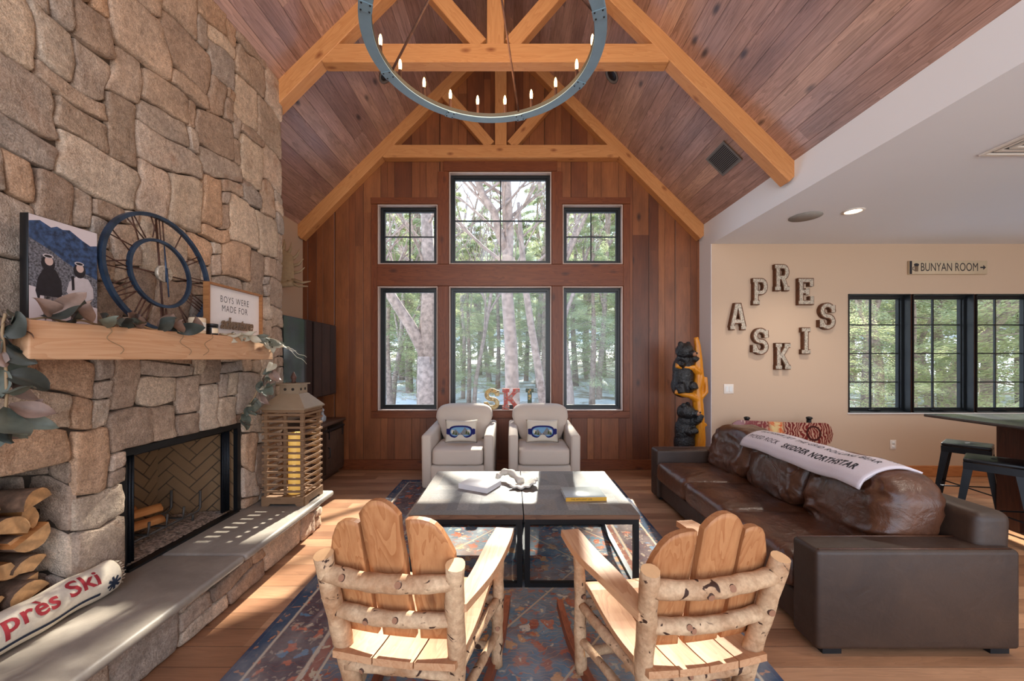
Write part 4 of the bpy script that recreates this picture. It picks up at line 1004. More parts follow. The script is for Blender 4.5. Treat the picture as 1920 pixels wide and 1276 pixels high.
    # fan back slats with rounded tops
    for (bx, tx, w0, w1, top, slope) in slats:
        b = MB(); n = 22; m = 8; z0 = 0.445
        def S(u, v, side):
            hgt = top - z0; w = w0 + (w1 - w0) * u; cx = bx + (tx - bx) * u; xx = (v - 0.5) * 2
            ztop = top + slope * xx * w / 2 - (0.050 if slope == 0 else 0.02) * (abs(xx) ** 2.2) - (0.075 * max(0, xx * math.copysign(1, -slope)) ** 2.2 if slope else 0)
            z = z0 + (ztop - z0) * u
            edge = 0.005 * noise.noise(Vector((z * 9, bx * 30, xx * 2 + seed)))
            x = cx + xx * w / 2 + edge * xx
            y = 0.012 - 0.235 * (z - 0.40) * 1.02 + 0.018 - 0.022 * (1 - (x / 0.24) ** 2) + side * 0.024
            return (x, y, z)
        fr, bk = [], []
        for q in range(n + 1):
            fr.append([b.v(S(q / n, r / m, 1)) for r in range(m + 1)]); bk.append([b.v(S(q / n, r / m, 0)) for r in range(m + 1)])
        for q in range(n):
            for r in range(m):
                b.f([fr[q][r], fr[q + 1][r], fr[q + 1][r + 1], fr[q][r + 1]], True); b.f([bk[q][r], bk[q][r + 1], bk[q + 1][r + 1], bk[q + 1][r]], True)
            for r in (0, m): b.f([fr[q][r], bk[q][r], bk[q + 1][r], fr[q + 1][r]])
        for r in range(m):
            for q in (0, n): b.f([fr[q][r], fr[q][r + 1], bk[q][r + 1], bk[q][r]])
        b.build('back_slat', M['slatwood'], t)
    return t
rocking_chair((-0.385, 1.315, RT), math.radians(-8.0), 'birch log rocking chair with fanned slat back, the left of the two', 3, 2,
              [(-0.134, -0.156, 0.112, 0.120, 0.868, 0.30), (0.0, -0.020, 0.116, 0.134, 0.952, 0), (0.134, 0.140, 0.116, 0.146, 0.886, -0.32)])
rocking_chair((0.628, 1.292, RT), math.radians(10.0), 'birch log rocking chair with wide arms, the right one beside the sofa', 4, 5,
              [(-0.134, -0.146, 0.112, 0.140, 0.852, 0.42), (0.004, 0.014, 0.124, 0.138, 0.918, 0), (0.138, 0.150, 0.112, 0.112, 0.856, -0.32)])
# ------------------------------------------------------------------ mantel and what stands on it
MX = -1.73; MZ = 1.545; WF = -1.955
t = thing('mantel_shelf', 'thick pale fir beam mantel shelf on the stone fireplace', 'mantel', (-1.85, 2.08, CAM_H))
b = MB()
def fm(p):
    p = Vector(p); p.x += 0.004 * noise.noise(Vector((p.y * 3, p.z * 5, 1))); return p
b.rbox(-0.135, 0.12, -0.705, 0.70, 0, MZ - CAM_H, 0.006, 2, fm); b.build('beam', M['mantel'], t)
def squig(pts, rad, name, m, par=None, off=(0, 0, 0)):
    b = MB(); b.tube(pts, rad, 5); return b.build(name, m, par, off)

# canvas print of two children in ski clothes (flat printed picture)
t = thing('canvas_print', 'canvas photo of two children in ski gear before snowy mountains', 'picture', (-1.87, 1.609, MZ))
CW, CHh = 0.25, 0.425
b = MB(); b.rbox(-0.035, -0.002, -CW / 2, CW / 2, 0, CHh, 0.002, 1); b.build('canvas', M['black'], t)
def art(name, m, polys, lift, par=t, W=CW, H=CHh, x=-0.0018):
    bb = MB()
    for pl in polys: bb.f([bb.v((x + lift, (u - 0.5) * W, v * H)) for u, v in pl])
    return bb.build(name, m, par)
P_sky = flat('print_sky', rgb(206, 196, 200), 0.6, var=0.03); P_mt = flat('print_mountain', rgb(44, 66, 100), 0.6, var=0.6, nscale=45)
P_tr = flat('print_treeline', rgb(96, 96, 104), 0.6, var=0.75, nscale=130); P_sn = flat('print_snow', rgb(200, 190, 194), 0.6, var=0.04)
P_dk = flat('print_dark_clothes', rgb(26, 22, 30), 0.6, var=0.3, nscale=60); P_lt = flat('print_light_clothes', rgb(188, 180, 184), 0.6, var=0.12, nscale=60)
P_fc = flat('print_face', rgb(196, 170, 162), 0.6, var=0.04); P_cm = flat('print_camouflage', rgb(110, 102, 104), 0.6, var=0.95, nscale=70)
pic = thing('dummy', 'x', 'x') ; bpy.data.objects.remove(pic)
art('printed_sky', P_sky, [[(0.01, 0.6), (0.99, 0.6), (0.99, 0.995), (0.01, 0.995)]], 0.0004)
art('printed_mountain', P_mt, [[(0.01, 0.5), (0.99, 0.5), (0.99, 0.86), (0.88, 0.84), (0.74, 0.88), (0.56, 0.945), (0.46, 0.93), (0.38, 0.945), (0.3, 0.92), (0.15, 0.96), (0.01, 0.93)]], 0.0008)
art('printed_treeline', P_tr, [[(0.01, 0.28), (0.99, 0.18), (0.99, 0.50), (0.72, 0.56), (0.5, 0.62), (0.3, 0.70), (0.01, 0.78)]], 0.0012)
art('printed_snow', P_sn, [[(0.01, 0.005), (0.99, 0.005), (0.99, 0.20), (0.6, 0.26), (0.4, 0.30), (0.01, 0.34)]], 0.0016)
def blob(cx, cy, rx, ry, n=14, a0=0): return [(cx + rx * math.cos(a0 + 2 * PI * k / n), cy + ry * math.sin(a0 + 2 * PI * k / n)) for k in range(n)]
art('printed_dark_figure', P_dk, [[(0.15, 0.26), (0.40, 0.26), (0.43, 0.17), (0.38, 0.12), (0.45, 0.30), (0.44, 0.42), (0.36, 0.52), (0.29, 0.54), (0.20, 0.52), (0.12, 0.42), (0.09, 0.30), (0.14, 0.18)][::1]], 0.0020)
art('printed_dark_hood', P_dk, [blob(0.255, 0.57, 0.095, 0.075)], 0.0022)
art('printed_camouflage_trousers', P_cm, [[(0.20, 0.26), (0.40, 0.26), (0.42, 0.04), (0.31, 0.02), (0.28, 0.12), (0.22, 0.02), (0.19, 0.08)]], 0.0024)
art('printed_light_figure', P_lt, [[(0.60, 0.26), (0.82, 0.26), (0.93, 0.30), (0.92, 0.40), (0.84, 0.49), (0.66, 0.50), (0.55, 0.43), (0.51, 0.33)]], 0.0020)
art('printed_light_trousers', P_lt, [[(0.57, 0.27), (0.83, 0.27), (0.86, 0.03), (0.72, 0.01), (0.70, 0.13), (0.64, 0.02), (0.53, 0.04)]], 0.0022)
art('printed_vest', P_dk, [[(0.58, 0.49), (0.62, 0.50), (0.63, 0.36), (0.59, 0.35)], [(0.78, 0.50), (0.82, 0.48), (0.82, 0.36), (0.78, 0.36)]][:1], 0.0026)
art('printed_hood', P_dk, [blob(0.705, 0.56, 0.095, 0.075)], 0.0022)
for cx, cy in ((0.265, 0.595), (0.71, 0.585)):
    art('printed_face', P_fc, [blob(cx, cy, 0.058, 0.042)], 0.0028); art('printed_goggles', P_lt, [blob(cx - 0.012, cy + 0.045, 0.075, 0.020)], 0.0030); art('printed_goggle_lens', P_dk, [blob(cx - 0.012, cy + 0.044, 0.055, 0.012)], 0.0034)
for q in (((0.645, 0.33), (0.56, 0.02)), ((0.745, 0.33), (0.86, 0.06))):
    (a, c), (d, e_) = q; art('printed_ski_pole', P_dk, [[(a, c), (a + 0.014, c), (d + 0.014, e_), (d, e_)]], 0.0034)

# big open iron clock
t = thing('wall_clock', 'large round blue metal skeleton clock with roman numerals leaning on the stone', 'clock', (-1.895, 2.055, MZ)); R = 0.312
ct = (0, 0, R + 0.002); lean = 0.075
def cp(a, r, dx=0.0):   # angle from 12 o'clock, clockwise seen from the room
    y = r * math.sin(a); z = R + 0.002 + r * math.cos(a); return Vector((dx + 0.035 - lean * z, y, z))
def ring(r, w, d, name, m):
    b = MB(); n = 72; rows = []
    for k in range(n):
        a = 2 * PI * k / n; rows.append([b.v(cp(a, r - w, 0)), b.v(cp(a, r, 0)), b.v(cp(a, r, d)), b.v(cp(a, r - w, d))])
    for k in range(n):
        for q in range(4): b.f([rows[k][q], rows[k][(q + 1) % 4], rows[(k + 1) % n][(q + 1) % 4], rows[(k + 1) % n][q]], False)
    return b.build(name, m, t)
ring(R, 0.018, 0.022, 'outer_ring', M['clockblue']); ring(0.182, 0.015, 0.018, 'inner_ring', M['clockblue'])
NUM = ['XII', 'I', 'II', 'III', 'IIII', 'V', 'VI', 'VII', 'VIII', 'IX', 'X', 'XI']
for h, s in enumerate(NUM):
    b = MB(); a0 = h * PI / 6; wd = {'I': 0.020, 'V': 0.040, 'X': 0.040}; tot = sum(wd[c] for c in s); x = -tot / 2
    def q2(x_, r_): # tangential offset x_, radius r_
        return cp(a0, r_, 0.008) + Vector((0, x_ * math.cos(a0), -x_ * math.sin(a0))) + Vector((lean * x_ * math.sin(a0), 0, 0))
    for c in s:
        w = wd[c]
        def bar(xa, xb): b.tube([q2(xa, 0.184), q2(xb, 0.293)], 0.0032, 5)
        if c == 'I': bar(x + w / 2, x + w / 2)
        if c == 'V': bar(x + w / 2, x + 0.004); bar(x + w / 2, x + w - 0.004)
        if c == 'X': bar(x + 0.004, x + w - 0.004); bar(x + w - 0.004, x + 0.004)
        x += w
    b.build('numeral', M['rust'], t)
b = MB(); b.tube([cp(0, 0.292, 0.0), cp(PI, 0.292, 0.0)], 0.005, 6); b.tube([cp(PI / 2, 0.17, 0.0), cp(-PI / 2, 0.17, 0.0)], 0.004, 6); b.build('cross_bar', M['rust'], t)
b = MB(); b.tube([cp(0, 0, 0.012), cp(0, 0, 0.03)], [0.045, 0.043], 28); b.build('hub', M['galv'], t)
b = MB(); b.tube([cp(0.0, -0.045, 0.034), cp(0.0, 0.150, 0.034)], [0.006, 0.003], 6); b.build('hand', M['clockblue'], t)
b = MB(); b.tube([cp(PI, -0.03, 0.038), cp(PI, 0.125, 0.038)], [0.005, 0.003], 6); b.build('hand', M['clockblue'], t)

# framed sign BOYS WERE MADE FOR adventure
t = thing('framed_sign', 'whitewashed sign in a wood frame reading Boys were made for adventure', 'sign', (-1.815, 2.548, MZ)); SW, SH = 0.50, 0.325
b = MB(); b.box(-0.03, -0.022, -SW / 2 + 0.01, SW / 2 - 0.01, 0.01, SH - 0.01); b.build('panel', M['signwhite'], t)
b = MB(); fw = 0.012
b.box(-0.034, 0.0, -SW / 2, -SW / 2 + fw, 0, SH).box(-0.034, 0.0, SW / 2 - fw, SW / 2, 0, SH).box(-0.034, 0.0, -SW / 2 + fw, SW / 2 - fw, 0, fw).box(-0.034, 0.0, -SW / 2 + fw, SW / 2 - fw, SH - fw, SH)
b.build('frame', M['framewood'], t)
for txt, z, s in (('BOYS WERE', 0.238, 0.052), ('MADE FOR', 0.180, 0.052)):
    vs, fs = text2d(txt, s, -0.0005, 1.15); 
    for wv, wf in words_of(vs, fs, 0.014):
        b = MB(); b.geo(wv, wf, lambda p: (-0.0212, p.x * 0.85, z + p.y * 1.15)); b.build('lettering', M['ink'], t)
vs, fs = text2d('adventure', 0.092, 0.0015, 0.86, 0.35); b = MB(); b.geo(vs, fs, lambda p: (-0.012, p.x * 0.92 + 0.0, 0.085 + p.y * 1.15)); o = b.build('script_lettering', M['tarnish'], t)
md = o.modifiers.new('thick', 'SOLIDIFY'); md.thickness = 0.008

t = thing('candle_jar', 'cream glass candle jar with white label left of the framed sign', 'candle', (-1.775, 2.165, MZ))
b = MB(); b.lathe([(0.036, 0), (0.040, 0.004), (0.040, 0.086), (0.036, 0.092), (0.034, 0.088), (0.034, 0.078), (0.005, 0.077)], seg=28); b.build('jar', M['jarwax'], t)
b = MB(); b.grid(10, 2, lambda u, v: (0.0405 * math.cos(-0.9 + 1.4 * u), 0.0405 * math.sin(-0.9 + 1.4 * u), 0.02 + 0.045 * v)); b.build('label_print', M['jarlabel'], t)
t = thing('small_candle_jar', 'small black candle jar with pale label between candle and framed sign', 'candle', (-1.765, 2.262, MZ))
b = MB(); b.lathe([(0.026, 0), (0.028, 0.003), (0.028, 0.046), (0.025, 0.05)], seg=24); b.build('jar', M['jarblack'], t)
b = MB(); b.lathe([(0.029, 0.0505), (0.029, 0.064), (0.026, 0.066)], seg=24); b.build('lid', M['jarblack'], t)
b = MB(); b.grid(10, 2, lambda u, v: (0.0285 * math.cos(-1.0 + 1.4 * u), 0.0285 * math.sin(-1.0 + 1.4 * u), 0.010 + 0.030 * v)); b.build('label_print', M['jarwax'], t)

# leaf garland: one runs over the shelf, its ends hang down past both sides
def leaf_mesh(L, W, curl, fold, seed, name):
    b = MB(); rng = random.Random(seed)
    def P(u, v):
        y = v; w = W * (math.sin(PI * min(1, v * 0.96 + 0.04)) ** 0.62) * (1 - 0.18 * v); x = (u - 0.5) * 2 * w
        z = fold * abs((u - 0.5) * 2) * w * 1.1 + curl * L * (v - 0.3) ** 2 + 0.08 * L * math.sin(v * 7 + seed) * (u - 0.5) * 2 * 0.7
        return (x, y * L, z)
    b.grid(9, 12, P); me_o = b.build(name, None); return me_o
leafs = []
for k, (L, W, cu, fo) in enumerate(((0.115, 0.036, 0.55, 0.35), (0.095, 0.034, -0.5, 0.5), (0.13, 0.032, 0.8, 0.2), (0.10, 0.040, 0.3, -0.4))):
    o = leaf_mesh(L, W, cu, fo, k * 3 + 1, 'leaf'); leafs.append(o.data); bpy.data.objects.remove(o)
lm = []
for me in leafs:
    for m in ('leafgreen', 'leafmauve', 'leafdark', 'leafpale'):
        c = me.copy(); c.materials.clear(); c.materials.append(M[m]); lm.append((m, c))
def garland(name, label, path, nl, seed, mats, size, spread, down=0.0):
    off = Vector(path[0]); t = thing(name, label, 'garland', path[0]); rng = random.Random(seed)
    P = [Vector(p) for p in path]; pts = []
    for k in range(40):
        q = k / 39 * (len(P) - 1); i = min(int(q), len(P) - 2); p = P[i].lerp(P[i + 1], q - i)
        pts.append(p + Vector((0, 0, 0.006 * math.sin(k * 0.9 + seed))))
    b = MB(); b.tube(pts, 0.0045, 6); b.build('stem', M['twig'], t, off)
    for k in range(nl):
        p = pts[min(39, int((k + rng.random()) / nl * 40))]; m = rng.choice(mats)
        cand_ = [c for n_, c in lm if n_ == m]; me = rng.choice(cand_)
        o = bpy.data.objects.new('leaf', me); C.objects.link(o); o.parent = t
        d = Vector(spread(rng)); d.normalize()
        s = size * rng.uniform(0.75, 1.2)
        z = Vector((0.7, -0.35, 0.55)) + Vector((rng.uniform(-.6, .6), rng.uniform(-.6, .6), rng.uniform(-.5, .5))); x = d.cross(z).normalized(); z = x.cross(d)
        o.matrix_local = Matrix.Translation(p - off + d * 0.004) @ Matrix((x, d, z)).transposed().to_4x4() @ Matrix.Scale(s, 4)
    return t, off, rng
def sp_top(r): return (r.uniform(0.0, 1.0), r.uniform(-1.0, 0.6), r.uniform(-0.05, 0.55))
def sp_down(r): return (r.uniform(-0.2, 0.7), r.uniform(-0.8, 0.6), r.uniform(-1.3, 0.1))
t, off, rg = garland('leaf_garland', 'dusty green and mauve leaf garland lying along the mantel shelf', [(-1.78, 1.40, MZ + 0.010), (-1.76, 1.6, MZ + 0.010), (-1.775, 1.85, MZ + 0.010), (-1.75, 2.1, MZ + 0.010)], 20, 4, ['leafgreen', 'leafmauve', 'leafdark', 'leafmauve', 'leafgreen'], 0.95, sp_top)
for y in (1.62, 1.98, 2.20):
    pts = [(MX + 0.002 + 0.004, y + 0.022 * math.sin(k * 0.75) + 0.006 * k * (1 if y < 2 else -0.6), MZ + 0.004 - 0.0095 * k) for k in range(14)]
    b = MB(); b.tube(pts, 0.0016, 5); b.build('tendril', M['twig'], t, off)
t, off, rg = garland('leaf_spray', 'pale curled dried leaves over the right end of the mantel', [(-1.75, 2.30, MZ + 0.008), (-1.735, 2.5, MZ + 0.010), (-1.715, 2.66, MZ + 0.003), (-1.70, 2.80, MZ - 0.02)], 26, 9, ['leafpale', 'leafgreen', 'leafpale', 'leafgreen'], 0.82, lambda r: (r.uniform(-0.1, 0.6), r.uniform(0.0, 1.0), r.uniform(-0.45, 0.15)))
for s_ in range(3):
    pts = [(-1.70 + 0.012 * k * (1 if s_ else .4), 2.80 + 0.012 * k, MZ - 0.02 - (0.006 + 0.004 * s_) * k + 0.008 * math.sin(k * 1.3 + s_)) for k in range(12)]
    b = MB(); b.tube(pts, 0.0014, 5); b.build('tendril', M['leafpale'], t, off)
garland('hanging_leaf_bunch', 'mauve and green leaves hanging beside the lantern from the mantel end', [(-1.74, 2.81, 1.37), (-1.79, 2.80, 1.30), (-1.83, 2.78, 1.20), (-1.87, 2.74, 1.08), (-1.93, 2.72, 0.98)], 22, 14, ['leafmauve', 'leafgreen', 'leafgreen', 'leafmauve', 'leafpale'], 0.92, sp_down)
garland('hanging_leaf_bunch', 'big dark leaves hanging off the near end of the mantel', [(-1.755, 1.33, MZ + 0.02), (-1.76, 1.325, 1.50), (-1.755, 1.33, 1.40), (-1.75, 1.33, 1.28), (-1.755, 1.33, 1.20), (-1.77, 1.33, 1.14)], 30, 23, ['leafdark', 'leafgreen', 'leafmauve', 'leafgreen'], 1.12, lambda r: (r.uniform(-0.6, 0.5), r.uniform(-0.4, 0.9), r.uniform(-1.2, 0.4)))

# ------------------------------------------------------------------ firebox
t = thing('fireplace_insert', 'black framed firebox with herringbone brick lining and chain curtains', 'fireplace', (-2.02, 2.395, HZ)); off = Vector((-2.02, 2.395, HZ))
y0, y1, z1 = FB[0] + 0.004, FB[1] - 0.004, OT - 0.004; xb = -2.50
b = MB(); f = 0.028
b.box(-2.03, -2.0, y0, y0 + f, HZ, z1).box(-2.03, -2.0, y1 - f, y1, HZ, z1).box(-2.03, -2.0, y0 + f, y1 - f, z1 - f * 1.3, z1).box(-2.03, -1.985, y0 + f, y1 - f, HZ, HZ + 0.012)
b.build('frame', M['black'], t, off)
def brick_panel(w, h, mapf, name, ang=45):
    b = MB(); b.mat(M['darkvoid']); u = 0.066; Lb = 3; rng = random.Random(8); ca, sa = math.cos(math.radians(ang)), math.sin(math.radians(ang)); bm = b.bm
    b.mat(M['mortar']); b.f([b.v((0, 0, 0)), b.v((w, 0, 0)), b.v((w, h, 0)), b.v((0, h, 0))])
    b.mat(M['fire_brick']); g = 0.004; d = 0.006
    for i in range(-16, 24):
        for j in range(-20, 24):
            q = (i - j) % (2 * Lb)
            if q == 0: r = (i, j, i + Lb, j + 1)
            elif q == Lb: r = (i, j - Lb + 1, i + 1, j + 1)
            else: continue
            r = (r[0] * u + g, r[1] * u + g, r[2] * u - g, r[3] * u - g)
            cs = [(r[0], r[1]), (r[2], r[1]), (r[2], r[3]), (r[0], r[3])]; cs = [(x * ca - y * sa, x * sa + y * ca) for x, y in cs]
            if max(x for x, y in cs) < 0 or min(x for x, y in cs) > w or max(y for x, y in cs) < 0 or min(y for x, y in cs) > h: continue
            lo = [b.v((x, y, 0)) for x, y in cs]; hi = [b.v((x, y, d)) for x, y in cs]
            b.f(hi)
            for k in range(4): b.f([lo[k], lo[(k + 1) % 4], hi[(k + 1) % 4], hi[k]])
    for co, no in (((0, 0, 0), (-1, 0, 0)), ((w, 0, 0), (1, 0, 0)), ((0, 0, 0), (0, -1, 0)), ((0, h, 0), (0, 1, 0))):
        bmesh.ops.bisect_plane(bm, geom=bm.verts[:] + bm.edges[:] + bm.faces[:], plane_co=co, plane_no=no, clear_outer=True)
    for v in bm.verts: v.co = Vector(mapf(*v.co))
    return b.build(name, None, t, off)
hh = z1 - HZ
brick_panel(y1 - y0 - 0.24, hh, lambda a, c, d: (xb + d, y0 + 0.12 + a, HZ + c), 'brick_back')
Ls = math.hypot(0.46, 0.12)
brick_panel(Ls, hh, lambda a, c, d: (-2.04 - 0.46 * a / Ls - d * 0.25, y1 - 0.12 * a / Ls - d, HZ + c), 'brick_side')
brick_panel(Ls, hh, lambda a, c, d: (-2.04 - 0.46 * a / Ls - d * 0.25, y0 + 0.12 * a / Ls + d, HZ + c), 'brick_side')
b = MB(); b.box(xb, -2.03, y0, y1, z1 - 0.012, z1 - 0.002); b.build('hood', M['darkvoid'], t, off)
for ya, yb_, nm in ((y0 + 0.03, y0 + 0.115, 'a'), (y1 - 0.115, y1 - 0.045, 'b')):
    b = MB(); b.grid(40, 3, lambda u, v: (-2.052 + 0.012 * math.sin(u * 30), ya + (yb_ - ya) * u, HZ + 0.02 + (hh - 0.06) * v)); o = b.build('chain_curtain', M['chain'], t, off)
    md = o.modifiers.new('thick', 'SOLIDIFY'); md.thickness = 0.003
b = MB(); b.tube([(-2.052, y0 + 0.02, z1 - 0.05), (-2.052, y1 - 0.02, z1 - 0.05)], 0.006, 8); b.build('curtain_rod', M['black'], t, off)
b = MB(); b.grid(40, 60, lambda u, v: (-2.045 - 0.42 * u, y0 + 0.04 + 0.1 * u + (y1 - y0 - 0.08 - 0.2 * u) * v, HZ + 0.006 + 0.016 * u * (1 - u) * 3 + 0.012 * abs(noise.noise(Vector((u * 22, v * 40, 2))))))
o = b.build('ash_bed', M['ash']); tag(o, 'pale ash and embers spread over the firebox floor', 'ash', kind='stuff')
t = thing('fire_grate', 'iron log grate standing in the ashes of the firebox', 'grate', (-2.25, 2.37, HZ + 0.02)); off = Vector((-2.25, 2.37, HZ + 0.02))
b = MB()
for xx in (-2.16, -2.36): b.tube([(xx, 2.10, HZ + 0.065), (xx, 2.64, HZ + 0.065), (xx, 2.66, HZ + 0.085), (xx, 2.66, HZ + 0.20)], 0.008, 8)
for yy in (2.14, 2.26, 2.38, 2.50): b.tube([(-2.38, yy, HZ + 0.075), (-2.14, yy, HZ + 0.075), (-2.135, yy, HZ + 0.15)], 0.007, 8)
b.build('bar', M['charred'], t, off)
for xx, yy in ((-2.16, 2.14), (-2.16, 2.6), (-2.36, 2.14), (-2.36, 2.6)):
    b = MB(); b.tube([(xx, yy, HZ + 0.018), (xx, yy, HZ + 0.065)], 0.007, 8); b.build('leg', M['charred'], t, off)

def wedge_log(L, r, seed, half):
    """split log along local x with a wedge or half-round section"""
    rng = random.Random(seed); b = MB(); n0 = 9; sec = []
    span = math.radians(rng.uniform(95, 130) if not half else 180); a0 = -span / 2 + PI / 2
    ring_ = [(0.0 + 0.02 * r, -0.55 * r)] + [(r * math.cos(a0 + span * k / n0), r * math.sin(a0 + span * k / n0) - 0.55 * r) for k in range(n0 + 1)]
    m = len(ring_); rows = []
    for k in range(9):
        u = k / 8; x = -L * u; rows.append([b.v((x + 0.006 * noise.noise(Vector((y * 60, z * 60, seed))), y * (1 + 0.10 * noise.noise(Vector((u * 3, i * 0.6, seed)))) + 0.006 * math.sin(u * 3 + seed), z * (1 + 0.10 * noise.noise(Vector((u * 3, i * 0.6 + 9, seed)))))) for i, (y, z) in enumerate(ring_)])
    for k in range(8):
        for i in range(m):
            b.mat(M['log'] if i in (0, m - 1) else M['logbark']); b.f([rows[k][i], rows[k][(i + 1) % m], rows[k + 1][(i + 1) % m], rows[k + 1][i]], i not in (0, m - 1))
    b.mat(M['logend']); b.f(rows[0]); b.f(rows[-1][::-1]); return b.build('firewood_log', None)
lab_log = ['long split log lying on top of the stack in the stone nook', None]
rng = random.Random(31); first = True
rows = 5; k = 0
special = {(4, 2): 'fat half-round log near the top of the nook stack, beside the pier', (0, 1): 'low split log behind the rolled rug in the nook'}
for r in range(rows):
    for c in range(4):
        y = 1.335 + 0.108 * c + (0.045 if r % 2 else 0); z = HZ + 0.05 + 0.098 * r
        y = min(y, 1.625)
        o = wedge_log(rng.uniform(0.36, 0.44), 0.066, 100 + k, k % 3 == 0)
        o.location = (-2.0 - rng.uniform(0, 0.05), y, z); o.rotation_euler = (rng.uniform(-2.6, 2.6) if k % 3 else rng.uniform(-0.5, 0.5) + (PI if k % 2 else 0), rng.uniform(-0.03, 0.03), rng.uniform(-0.06, 0.06))
        rn = ('lowest', 'second lowest', 'middle', 'second highest', 'highest')[r]; cn = ('farthest from the fireplace pier', 'third from the pier', 'second from the pier', 'against the pier')[c]
        tag(o, special.get((r, c), 'split log in the %s row of the nook stack, %s' % (rn, cn)), 'firewood', 'split logs stacked in the stone nook'); k += 1
for y, L, ry, lab in ((1.44, 0.40, -0.02, 'split log with bark, topmost on the nook stack, left side'), (1.60, 0.42, 0.03, 'bark-edged log, topmost on the nook stack, against the pier')):
    o = wedge_log(L, 0.062, 300 + int(y * 10), True); o.location = (-1.985, y, HZ + 0.05 + 0.098 * 5 - 0.004); o.rotation_euler = (0.25, ry, 0.25); tag(o, lab, 'firewood', 'split logs stacked in the stone nook')
for (x, y, z, rz, lab) in ((-2.20, 2.26, HZ + 0.115, 1.35, 'pale split log lying low on the fire grate'), (-2.24, 2.30, HZ + 0.165, 1.15, 'pale split log resting across the others on the grate'), (-2.33, 2.20, HZ + 0.20, 2.0, 'short split log leaning at the back of the firebox')):
    o = wedge_log(0.30 if 'short' not in lab else 0.16, 0.042, int(y * 100), False); o.data.materials[0] = M['logend']
    for i in range(len(o.data.materials)): o.data.materials[i] = M['logend'] if i != 1 else M['log']
    o.location = (x + 0.0, y + 0.15, z); o.rotation_euler = (0.5, 0.02, rz); tag(o, lab, 'firewood', 'logs on the fire grate')

# rolled hooked rug pillow with Apres Ski
t = thing('rolled_pillow', 'cream hooked bolster reading Apres Ski on the hearth before the logs', 'pillow', (-1.925, 1.52, HZ)); off = Vector((-1.925, 1.52, HZ))
ya, yb_ = 1.10, 1.845
def rp(yy, a, lift=0.0):   # a: angle from the top towards the room
    rx, rz_ = 0.062 + lift, 0.075 + lift
    e = min(1.0, (yb_ - yy) / 0.03 + 0.80) 
    return Vector((-1.925 + rx * math.sin(a) * e + 0.004 * math.sin(yy * 22), yy, HZ + 0.0755 + rz_ * math.cos(a) * e + 0.003 * math.sin(yy * 31)))
b = MB(); b.grid(40, 60, lambda u, v: rp(ya + (yb_ - ya) * v, u * 2 * PI), True, True)
for vv in (0.0, 1.0):
    ring_ = [b.v(rp(ya + (yb_ - ya) * vv, 2 * PI * k / 40)) for k in range(40)]; b.f(ring_)
b.build('bolster', M['wool'], t, off)
b = MB(); rng = random.Random(3)
for k in range(60):
    a = 2 * PI * k / 60 + rng.uniform(-.03, .03); p = rp(yb_, a); b.tube([p, p + Vector((rng.uniform(-.004, .008), 0.012, rng.uniform(-.006, .006)))], 0.0016, 4)
b.build('fringe', M['wool'], t, off)
vs, fs = text2d('près Ski', 0.098, 0.0022, 1.05, 0.0, 'RIGHT'); xm = max(p.x for p in vs); vs, fs = dense(vs, fs, 0.010)
for wv, wf in words_of(vs, fs, 0.025):
    b = MB(); b.geo(wv, wf, lambda p: rp(1.742 + (p.x - xm) * 1.02, 0.92 - p.y / 0.072, 0.0022) - off); b.build('lettering', M['redwool'], t, off=(0, 0, 0))
b = MB(); n = 30
for k in range(n):
    y_a, y_b = 1.22 + 0.52 * k / n, 1.22 + 0.52 * (k + 1) / n; q = lambda yy, s: 1.98 + 0.0 + s * 0.085 + 0.0 * yy
    b.f([b.v(rp(y_a, q(y_a, -1), 0.0022)), b.v(rp(y_b, q(y_b, -1), 0.0022)), b.v(rp(y_b, q(y_b, 1), 0.0022)), b.v(rp(y_a, q(y_a, 1), 0.0022))])
b.build('ski_print', M['navywool'], t, off)
b = MB()
for k in range(4):
    th = PI * k / 4 + 0.2; L = 0.030
    for s in (1, -1):
        d = (math.cos(th) * s, math.sin(th) * s); pr = (-d[1], d[0])
        pts = [(0 + pr[0] * 0.006, 0 + pr[1] * 0.006), (d[0] * L + pr[0] * 0.005, d[1] * L + pr[1] * 0.005), (d[0] * L - pr[0] * 0.005, d[1] * L - pr[1] * 0.005), (-pr[0] * 0.006, -pr[1] * 0.006)]
        b.f([b.v(rp(1.795 + x, 1.72 - z / 0.07, 0.0026)) for x, z in pts])
b.build('snowflake_print', M['navywool'], t, off)

# ------------------------------------------------------------------ lantern and candle on the hearth
lx0, lx1, ly0, ly1 = -1.885, -1.575, 2.905, 3.18; LB = HZ; cx, cy = (lx0 + lx1) / 2, (ly0 + ly1) / 2
t = thing('slatted_lantern', 'tall slatted wooden lantern with bronze roof on the hearth end', 'lantern', (cx, cy, LB)); off = Vector((cx, cy, LB))
b = MB(); w, d = (lx1 - lx0) / 2 + 0.004, (ly1 - ly0) / 2 + 0.004
